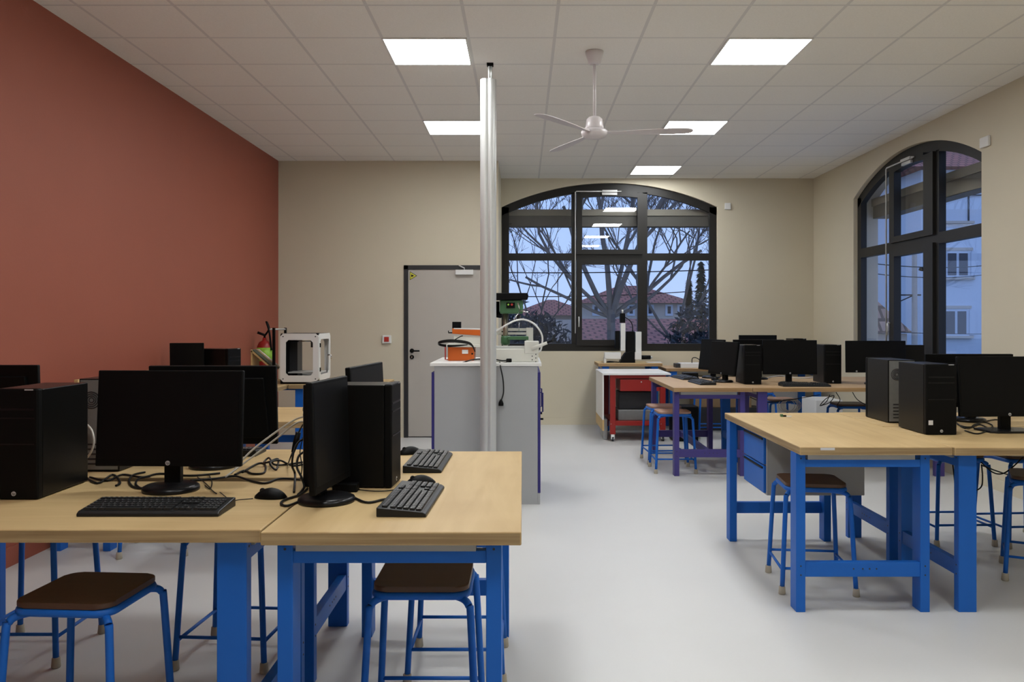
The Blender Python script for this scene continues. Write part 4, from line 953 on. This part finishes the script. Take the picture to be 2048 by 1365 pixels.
MB().box(-hx_+0.0, -hx_+0.022, 0.015, 0.905, 0.13, 0.26).build('side_board', 'pine', tr, 'pale wooden strip below the white side panel')
cxm = (tx0+tx1)/2
tag(MB().box(-0.24, 0.20, 0, 0.4, 0, 0.13, bev=0.01).build('storage_crate', 'galv'), 'grey crate on the lower shelf of the red trolley', 'crate').location = (cxm+0.03, ty0+0.12, 0.24)
tag(MB().box(-0.22, 0.22, 0, 0.3, 0, 0.21, bev=0.008).build('storage_crate', 'dgrey'), 'dark crate stacked above the grey one in the red trolley', 'crate').location = (cxm+0.03, ty0+0.22, 0.371)
tag(MB().box(-0.025, 0.025, 0, 0.5, 0, 0.25, bev=0.01).build('document_box', 'cab'), 'upright grey box between the white side panel and the red trolley leg', 'box').location = (tx0+0.055, ty0+0.2, 0.21)
bpy.data.objects['document_box'].location.z = 0.0
tag(MB().box(-0.15, 0.15, 0, 0.3, 0, 0.42, bev=0.01).build('black_bin', 'black'), 'black bin standing right of the red trolley', 'bin').location = (1.96, 9.95, 0)
tag(MB().box(-0.45, 0.45, 0, 0.35, 0, 0.30, bev=0.01).build('storage_box', 'dgrey'), 'long dark box on the floor under the back wall bench', 'box').location = (2.72, 10.95, 0)
tag(MB().box(-0.38, 0.38, 0, 0.30, 0, 0.40, bev=0.005).build('cardboard_box', 'cardboard'), 'brown cardboard box on top of the long dark box under the back bench', 'box').location = (2.65, 10.98, 0.301)
tag(MB().box(-0.3, 0.3, 0, 0.012, 0, 0.62, bev=0.004).build('board', 'white'), 'white board standing against the back wall under the bench', 'panel').location = (3.62, 11.53, 0.0)
tag(MB().box(-0.3, 0.02, 0, 0.5, 0, 0.5, bev=0.005).build('white_cabinet', 'white'), 'low white cabinet under the violet group near the right wall', 'cabinet').location = (3.80, 9.9, 0)

# ------------------------------------------------------------------ milling machine on the back bench
ym = 11.1; bz = 0.89
mm = thing('milling_machine', 'small black and white desktop milling machine in front of the back window', 'machine', (X(1252, ym), ym, bz))
mx_ = lambda px: X(px, ym)-X(1252, ym); mz = lambda py: Z(py, ym)-bz
MB().prism([(mx_(1238), 0), (mx_(1269), 0), (mx_(1269), mz(700)), (mx_(1250), mz(706)), (mx_(1243), mz(716))], 'xz', -0.08, 0.08, bev=0.005).build('base_casting', 'black', mm)
MB().box(mx_(1252), mx_(1268), -0.07, 0.07, mz(708), mz(663), bev=0.006).build('column', 'black', mm)
MB().box(mx_(1240.5), mx_(1250), -0.05, 0.05, mz(702), mz(647), bev=0.004).build('vertical_slide', 'whitep', mm)
mt = MB().box(mx_(1239.5), mx_(1250), -0.035, 0.035, mz(646), mz(627), bev=0.004).build('vertical_motor', 'black', mm)
MB().tube([(mx_(1245), 0, mz(627)), (mx_(1245), 0, mz(620))], 0.012, 12).build('motor_knob', 'whitep', mt)
MB().tube(smooth_pts([(mx_(1250), 0, mz(635)), (mx_(1260), 0, mz(642)), (mx_(1265), 0, mz(652)), (mx_(1265), 0, mz(664))], 4), 0.007, 8).build('motor_cable', 'cable', mm)
MB().box(mx_(1270), mx_(1282), -0.05, 0.05, mz(704), mz(664), bev=0.004).build('rear_column', 'whitep', mm)
MB().box(mx_(1208), mx_(1240), -0.10, 0.02, mz(718), mz(705), bev=0.004).build('cross_slide', 'whitep', mm)
MB().box(mx_(1268), mx_(1281), -0.10, 0.02, mz(719), mz(704), bev=0.004).build('slide_end', 'whitep', mm)
MB().tube([(mx_(1280), -0.04, mz(715)), (mx_(1300), -0.04, mz(715))], 0.028, 16).build('slide_motor', 'black', mm)
MB().tube([(mx_(1300), -0.04, mz(715)), (mx_(1304), -0.04, mz(715))], 0.014, 12).build('motor_cap', 'alu', mm)
MB().box(mx_(1230), mx_(1239), -0.045, 0.045, mz(698), mz(662), bev=0.004).build('spindle', 'black', mm)
MB().box(mx_(1207), mx_(1211), -0.1, 0.02, 0, mz(716)).build('support_foot', 'whitep', mm)
tag(MB().box(-0.11, 0.08, -0.1, 0.1, 0, 0.006).build('documents', 'sticker'), 'white paper lying on the back bench right of the milling machine', 'paper').location = (X(1310, 11.1), 11.1, 0.891)
cable('black cable coiled left of the milling machine foot', [(X(1238, 11.05), 11.05, 0.897), (X(1220, 11.05), 11.05, 0.91), (X(1214, 11.1), 11.1, 0.897), (X(1228, 11.15), 11.15, 0.897)], 0.005)
ps = thing('power_supply', 'flat white power supply box on the back wall bench', 'box', (X(1384, 11.0), 11.0, TZ))
MB().box(-0.17, 0.17, -0.11, 0.12, 0, 0.062, bev=0.005).build('case', 'whitep', ps); MB().box(-0.23, -0.172, -0.09, 0.09, 0, 0.055, bev=0.004).build('dark_end', 'dgrey', ps)
MB().tube(smooth_pts([(0.0, 0, 0.055), (0.005, 0, 0.12), (0.05, 0, 0.13), (0.10, 0, 0.10), (0.12, 0, 0.055)], 5), 0.006, 8).build('carry_handle', 'cable', ps)
tag(MB().box(-0.09, 0.07, -0.06, 0.06, 0, 0.05, bev=0.005).build('dark_case', 'black'), 'flat dark case on the violet bench between keyboard and monitor', 'case').location = (1.85, 9.12, TZ)

# ------------------------------------------------------------------ exterior
GZ = -3.6
tag(MB().box(-120, 160, YR+1.5, 260, GZ-0.3, GZ).build('ground_outside', 'earth'), 'dark ground outside the windows', 'ground', kind='structure')
def hip_house(name, label, cx, cy, w, dep, eave, ridge, walls, roof, wins, wm='plaster', over=0.5):
    r = thing(name, label, 'house', (cx, cy, GZ)); e = eave-GZ; g = ridge-GZ
    MB().box(-w/2, w/2, 0, dep, 0, e).build('walls', walls, r)
    b = MB(); o = over
    A = [b.bm.verts.new(p) for p in ((-w/2-o, -o, e-0.1), (w/2+o, -o, e-0.1), (w/2+o, dep+o, e-0.1), (-w/2-o, dep+o, e-0.1))]
    k = min(w, dep)/2*0.9
    R_ = [b.bm.verts.new((-w/2+k, dep/2, g)), b.bm.verts.new((w/2-k, dep/2, g))]
    for f in ((A[0], A[1], R_[1], R_[0]), (A[1], A[2], R_[1]), (A[2], A[3], R_[0], R_[1]), (A[3], A[0], R_[0]), (A[3], A[2], A[1], A[0])): b.bm.faces.new(f)
    b.build('roof', roof, r)
    for (wx, wz, ww, wh) in wins:
        f = MB().box(wx-ww/2, wx+ww/2, -0.06, 0.05, wz-GZ, wz-GZ+wh).build('window', 'shutter', r)
        MB().box(wx-ww/2+0.12, wx+ww/2-0.12, -0.08, 0, wz-GZ+0.12, wz-GZ+wh-0.1).build('pane', 'dark', f)
    return r
D = 46.0
hw1 = X(1375, D)-X(1168, D)
hip_house('house', 'pink house with wide red hipped roof behind the bare tree', X(1270, D), D, hw1, 5.0, Z(603, D), Z(568, D), 'cream', 'tile',
          [(X(px, D)-X(1270, D), Z(632, D), 0.42, 0.62) for px in (1192, 1226, 1262, 1300, 1338, 1362)])
hip_house('house', 'pink house with a low red roof seen left of the window mullion', X(1105, 53), 53, 4.8, 5, Z(628, 53), Z(598, 53), 'cream', 'tile', [(-0.8, Z(650, 53), 0.5, 0.6)])
# near tiled roof
ot = thing('outbuilding', 'low outbuilding with red tiled roof in front of the pink house', 'house', (X(1345, 24), 24, GZ))
ow = 2.7
MB().box(-ow, ow+3, 0.4, 4, 0, Z(700, 24)-GZ).build('walls', 'cream', ot)
b = MB(); z1_, z2_ = Z(700, 22)-GZ-0.3, Z(638, 28)-GZ
b.bm.faces.new([b.bm.verts.new(p) for p in ((-ow, -2, z1_), (ow+3, -2, z1_), (ow+3, 4, z2_), (-ow, 4, z2_))]); b.bm.faces.new([b.bm.verts.new(p) for p in ((-ow, -2, z1_-0.12), (ow+3, -2, z1_-0.12), (ow+3, 4, z2_-0.12), (-ow, 4, z2_-0.12))])
b.build('roof', 'tile', ot)
wl = tag(MB().box(-3, 3.4, 0, 0.3, 0, Z(640, 30)-GZ-0.0).build('garden_wall', 'cream'), 'pale garden wall behind the tree trunk', 'wall'); wl.location = (X(1170, 30), 30, GZ)
# trees
def grow(b, p, d, r, L_, depth, rnd, tw, spread=0.55, mind=0):
    n = 5; pts = [Vector(p)]; d = Vector(d).normalized(); rs = [r]
    for i in range(n):
        d = (d + Vector((rnd.uniform(-1, 1), rnd.uniform(-1, 1), rnd.uniform(-0.6, 0.9)))*0.17).normalized()
        pts.append(pts[-1] + d*L_/n); rs.append(r*(1-0.4*(i+1)/n))
    (b if depth > 2 else tw).tube(pts, rs, 6 if depth > 2 else 4, caps=False)
    if depth <= mind: return
    for k in range(rnd.choice((2, 3, 3))):
        q = pts[rnd.choice((2, 3, 4, 5))]
        nd = (d + Vector((rnd.uniform(-1, 1), rnd.uniform(-1, 1), rnd.uniform(-0.3, 0.7)))*spread*1.3).normalized()
        grow(b, q, nd, max(r*0.60, 0.0045), L_*rnd.uniform(0.6, 0.8), depth-1, rnd, tw, spread, mind)
def tree(label, x, y, base, forks, r, seed, depth=6):
    t = thing('bare_tree', label, 'tree', (x, y, base)); rnd = random.Random(seed); b = MB(); tw = MB()
    fz = forks[0]
    b.tube([(0, 0, 0), (0.02, 0, fz*0.5), (0, 0, fz)], [r*1.35, r*1.1, r], 10, caps=False)
    for dx, dy, L_, rr in forks[1]: grow(b, (0, 0, fz-0.15), (dx, dy, 1), r*rr, L_, depth, rnd, tw)
    b.build('trunk', 'bark', t); tw.build('twigs', 'twig', t); return t
DT = 14.5
tree('large bare tree with forked grey trunk outside the back window', X(1222, DT+1), DT+1, GZ, (Z(618, DT)-GZ, [(-0.05, .1, 2.6, .8), (0.5, -.1, 2.5, .8), (-0.6, .1, 2.4, .7), (1.2, .2, 2.2, .6), (-1.5, -.1, 2.1, .6), (0.12, .4, 2.5, .7), (-2.6, .2, 1.8, .5), (2.4, .2, 1.8, .5)]), 0.078, 11, 6)
tree('smaller bare tree at the right in the back window', X(1345, 19), 19, GZ, (Z(670, 19)-GZ, [(0.3, 0, 2.6, .7), (-.5, 0, 2.4, .7), (1.1, 0, 2.2, .6), (-1.3, .1, 2.2, .5)]), 0.055, 23, 6)
tree('thin bare tree at the left in the back window', X(1075, 21), 21, GZ, (Z(660, 21)-GZ, [(0.3, 0, 1.6, .7), (-.5, 0, 1.5, .7), (.9, 0, 1.4, .6)]), 0.04, 31, 5)
def conifer(label, x, y, h, w, seed):
    t = thing('conifer', label, 'tree', (x, y, GZ)); rnd = random.Random(seed); b = MB()
    MB().tube([(0, 0, 0), (0, 0, h*0.95)], [0.12, 0.02], 8).build('trunk', 'twig', t)
    for i in range(3500):
        z = h*(0.08+0.92*rnd.random()**1.1); a = rnd.uniform(0, 2*PI); R_ = w*(1-z/h)*rnd.uniform(0.5, 1.05)+0.04
        c = Vector((R_*math.cos(a), R_*math.sin(a), z)); s = rnd.uniform(0.06, 0.15)
        d1 = Vector((math.cos(a), math.sin(a), -0.5))*s; d2 = Vector((-math.sin(a), math.cos(a), 0))*s*0.5
        b.bm.faces.new([b.bm.verts.new(p) for p in (c-d1*0.6, c+d2, c+d1, c-d2)])
    b.build('foliage', 'conifer', t)
conifer('tall dark conifer at the right of the back window', X(1402, 31), 31, Z(525, 31)-GZ, 0.95, 1)
conifer('narrow dark conifer beside the taller one', X(1378, 32), 32, Z(560, 32)-GZ, 0.42, 2)
def scrub(label, x, y, w, h, seed):
    t = MB(); rnd = random.Random(seed)
    for i in range(9000):
        u, v, q = rnd.gauss(0, 0.4), rnd.gauss(0, 0.4), rnd.random()
        hh = h*math.sqrt(max(0.02, 1-min(1, u*u+v*v)))
        c = Vector((u*w, v*w*0.5, q*hh)); s = rnd.uniform(0.04, 0.15)
        d1 = Vector((rnd.gauss(0, 1), rnd.gauss(0, 1), rnd.gauss(0, 1))).normalized()*s; d2 = d1.orthogonal().normalized()*s*0.3
        t.bm.faces.new([t.bm.verts.new(p) for p in (c-d1, c+d2, c+d1, c-d2)])
    o = t.build('shrub', 'hedge'); o.location = (x, y, GZ); tag(o, label, 'shrub', kind='stuff' if False else None)
scrub('dense dark shrub low at the left in the back window', X(1085, 17), 17, 1.6, 5.2, 4)
scrub('dense dark shrub low at the right in the back window', X(1400, 18), 18, 1.5, 5.5, 5)
scrub('dark shrub low in the middle behind the tree trunk', X(1250, 22), 22, 1.6, 4.6, 6)
scrub('dark shrub at the left edge beyond the back window', X(1020, 20), 20, 2.0, 5.6, 8)
# wires across the back window
def wire(label, a, b_, r=0.012, sag=0.15):
    a, b_ = Vector(a), Vector(b_); P_ = []
    for i in range(13):
        t = i/12; p = a.lerp(b_, t); p.z -= sag*4*t*(1-t); P_.append(p)
    tag(MB().tube(P_, r, 5).build('power_line', 'cable'), label, 'power line')
wire('dark power line crossing the back window just under the transom', (X(960, 13), 13, Z(545, 13)), (X(1480, 13.5), 13.5, Z(538, 13.5)), 0.009, 0.03)
wire('lower power line crossing the back window', (X(960, 20), 20, Z(592, 20)), (X(1480, 21), 21, Z(575, 21)), 0.012, 0.1)
# apartment building beyond the right window
DB = 40.0
ab = thing('apartment_building', 'white apartment building with shuttered windows beyond the right window', 'building', (X(1842, DB), DB, GZ))
ax = lambda px: X(px, DB)-X(1842, DB); az = lambda py: Z(py, DB)-GZ
MB().box(0, 16, 0, 12, 0, az(338)).build('walls', 'plaster', ab)
b = MB(); e = az(340)
A = [b.bm.verts.new(p) for p in ((-0.9, -0.9, e), (17, -0.9, e), (17, 13, e), (-0.9, 13, e))]; R_ = [b.bm.verts.new((5, 6, e+3.4)), b.bm.verts.new((12, 6, e+3.4))]
for f in ((A[0], A[1], R_[1], R_[0]), (A[1], A[2], R_[1]), (A[2], A[3], R_[0], R_[1]), (A[3], A[0], R_[0]), (A[3], A[2], A[1], A[0])): b.bm.faces.new(f)
b.build('roof', 'tile', ab)
def bwin(cx, y0_, y1_, shut=True, w_=1.05):
    c_ = ax(cx); za, zb_ = az(y1_), az(y0_)
    f = MB().box(c_-w_/2-0.12, c_+w_/2+0.12, -0.06, 0.02, za-0.05, zb_+0.1).build('window', 'shutter', ab)
    for sx_ in (-1, 1): MB().box(*sorted((c_+sx_*0.07, c_+sx_*(w_/2-0.05))), -0.09, -0.05, za+0.05, zb_-0.05).build('pane', 'dark', f)
    MB().box(c_-w_/2-0.25, c_+w_/2+0.25, -0.2, 0, za-0.17, za-0.05).build('sill', 'cream', f)
    MB().box(c_-w_/2-0.2, c_+w_/2+0.2, -0.1, 0, zb_+0.08, zb_+0.22).build('lintel', 'cream', f)
    for sx_ in (-1, 1): MB().box(*sorted((c_+sx_*(w_/2+0.1), c_+sx_*(w_/2+0.38))), -0.12, -0.06, za, zb_).build('shutter', 'shutter', f)
bwin(1914, 505, 553); bwin(1911, 621, 670); bwin(2010, 505, 553); bwin(2010, 621, 670)
b = MB(); b.box(ax(1888), ax(1938), -0.06, 0.0, az(443), az(388)); f = b.build('window', 'shutter', ab); MB().box(ax(1886), ax(1945), -0.2, 0, az(448), az(443)).build('sill', 'cream', f)
MB().box(ax(1934), ax(1936.5), -0.12, 0.0, az(443), az(390)).build('rail_post', 'dgrey', f); MB().box(ax(1900), ax(1965), -0.12, -0.06, az(392), az(390)).build('rail', 'dgrey', f)
# brown tiled roof to the left in the right window
gh = thing('gabled_house', 'beige house with a brown tiled gable roof, left in the right window', 'house', (X(1700, 26), 26, GZ))
gxx = lambda px: X(px, 26)-X(1700, 26); gzz = lambda py: Z(py, 26)-GZ
MB().box(-2, gxx(1820), 0.2, 6, 0, gzz(668)).build('walls', 'cream', gh)
b = MB(); 
pa = [(-1.5, 0, gzz(668)), (gxx(1827), 0, gzz(664)), (gxx(1750)+0.3, 5.5, gzz(664)+2.0), (-1.5, 5.5, gzz(664)+2.0)]
b.bm.faces.new([b.bm.verts.new((p[0], p[1]-0.0, p[2])) for p in ((-1.5, 0, gzz(666)), (gxx(1826), 0, gzz(666)), (gxx(1745), 1.5, gzz(555)), (-1.5, 1.5, gzz(470)))])
b.bm.faces.new([b.bm.verts.new((p[0], p[1], p[2])) for p in ((gxx(1826), 0, gzz(666)), (gxx(1826)+0.2, 6, gzz(666)), (gxx(1745), 1.5, gzz(555)))])
b.build('roof', 'tile2', gh)
up_ = thing('utility_pole', 'concrete utility pole with bracket and wires outside the right window', 'pole', (X(1829, 20), 20, GZ))
MB().tube([(0, 0, 0), (0, 0, Z(470, 20)-GZ)], [0.09, 0.055], 12).build('mast', 'concrete', up_)
MB().tube([(0, 0, Z(590, 20)-GZ), (-0.4, 0, Z(605, 20)-GZ)], 0.015, 6).build('stay', 'dgrey', up_)
MB().box(-0.5, 0.15, -0.02, 0.02, Z(592, 20)-GZ, Z(589, 20)-GZ).build('cross_arm', 'dgrey', up_)
MB().lathe([(0.03, Z(543, 20)-GZ), (0.10, Z(541, 20)-GZ), (0.08, Z(536, 20)-GZ), (0.02, Z(534, 20)-GZ)], 0.18, -0.05, 12).build('street_lamp_head', 'black', up_)
wire('upper power line outside the right window', (X(1700, 17), 17, Z(522, 17)), (X(2000, 23), 23, Z(528, 23)), 0.012, 0.12)
wire('middle power line outside the right window', (X(1700, 17), 17, Z(541, 17)), (X(2000, 23), 23, Z(545, 23)), 0.010, 0.15)
wire('lower power line outside the right window', (X(1800, 17), 17, Z(665, 17)), (X(2000, 23), 23, Z(668, 23)), 0.008, 0.02)

# ------------------------------------------------------------------ world and view
w = bpy.data.worlds.new('dusk_sky'); bpy.context.scene.world = w; w.use_nodes = True
N = w.node_tree.nodes; L = w.node_tree.links; bg = N['Background']
tc = N.new('ShaderNodeTexCoord'); sp = N.new('ShaderNodeSeparateXYZ'); L.new(tc.outputs['Generated'], sp.inputs[0])
cr = N.new('ShaderNodeValToRGB'); cr.color_ramp.elements[0].position = 0.0; cr.color_ramp.elements[0].color = (0.40, 0.53, 0.86, 1)
cr.color_ramp.elements[1].position = 0.35; cr.color_ramp.elements[1].color = (0.25, 0.42, 0.86, 1)
L.new(sp.outputs[2], cr.inputs[0]); L.new(cr.outputs[0], bg.inputs[0]); bg.inputs[1].default_value = 1.4

vs = bpy.context.scene.view_settings
bpy.context.scene.display_settings.display_device = 'sRGB'
vs.view_transform = 'Standard'; vs.look = 'None'; vs.exposure = 0.0; vs.gamma = 1.0; vs.use_curve_mapping = False
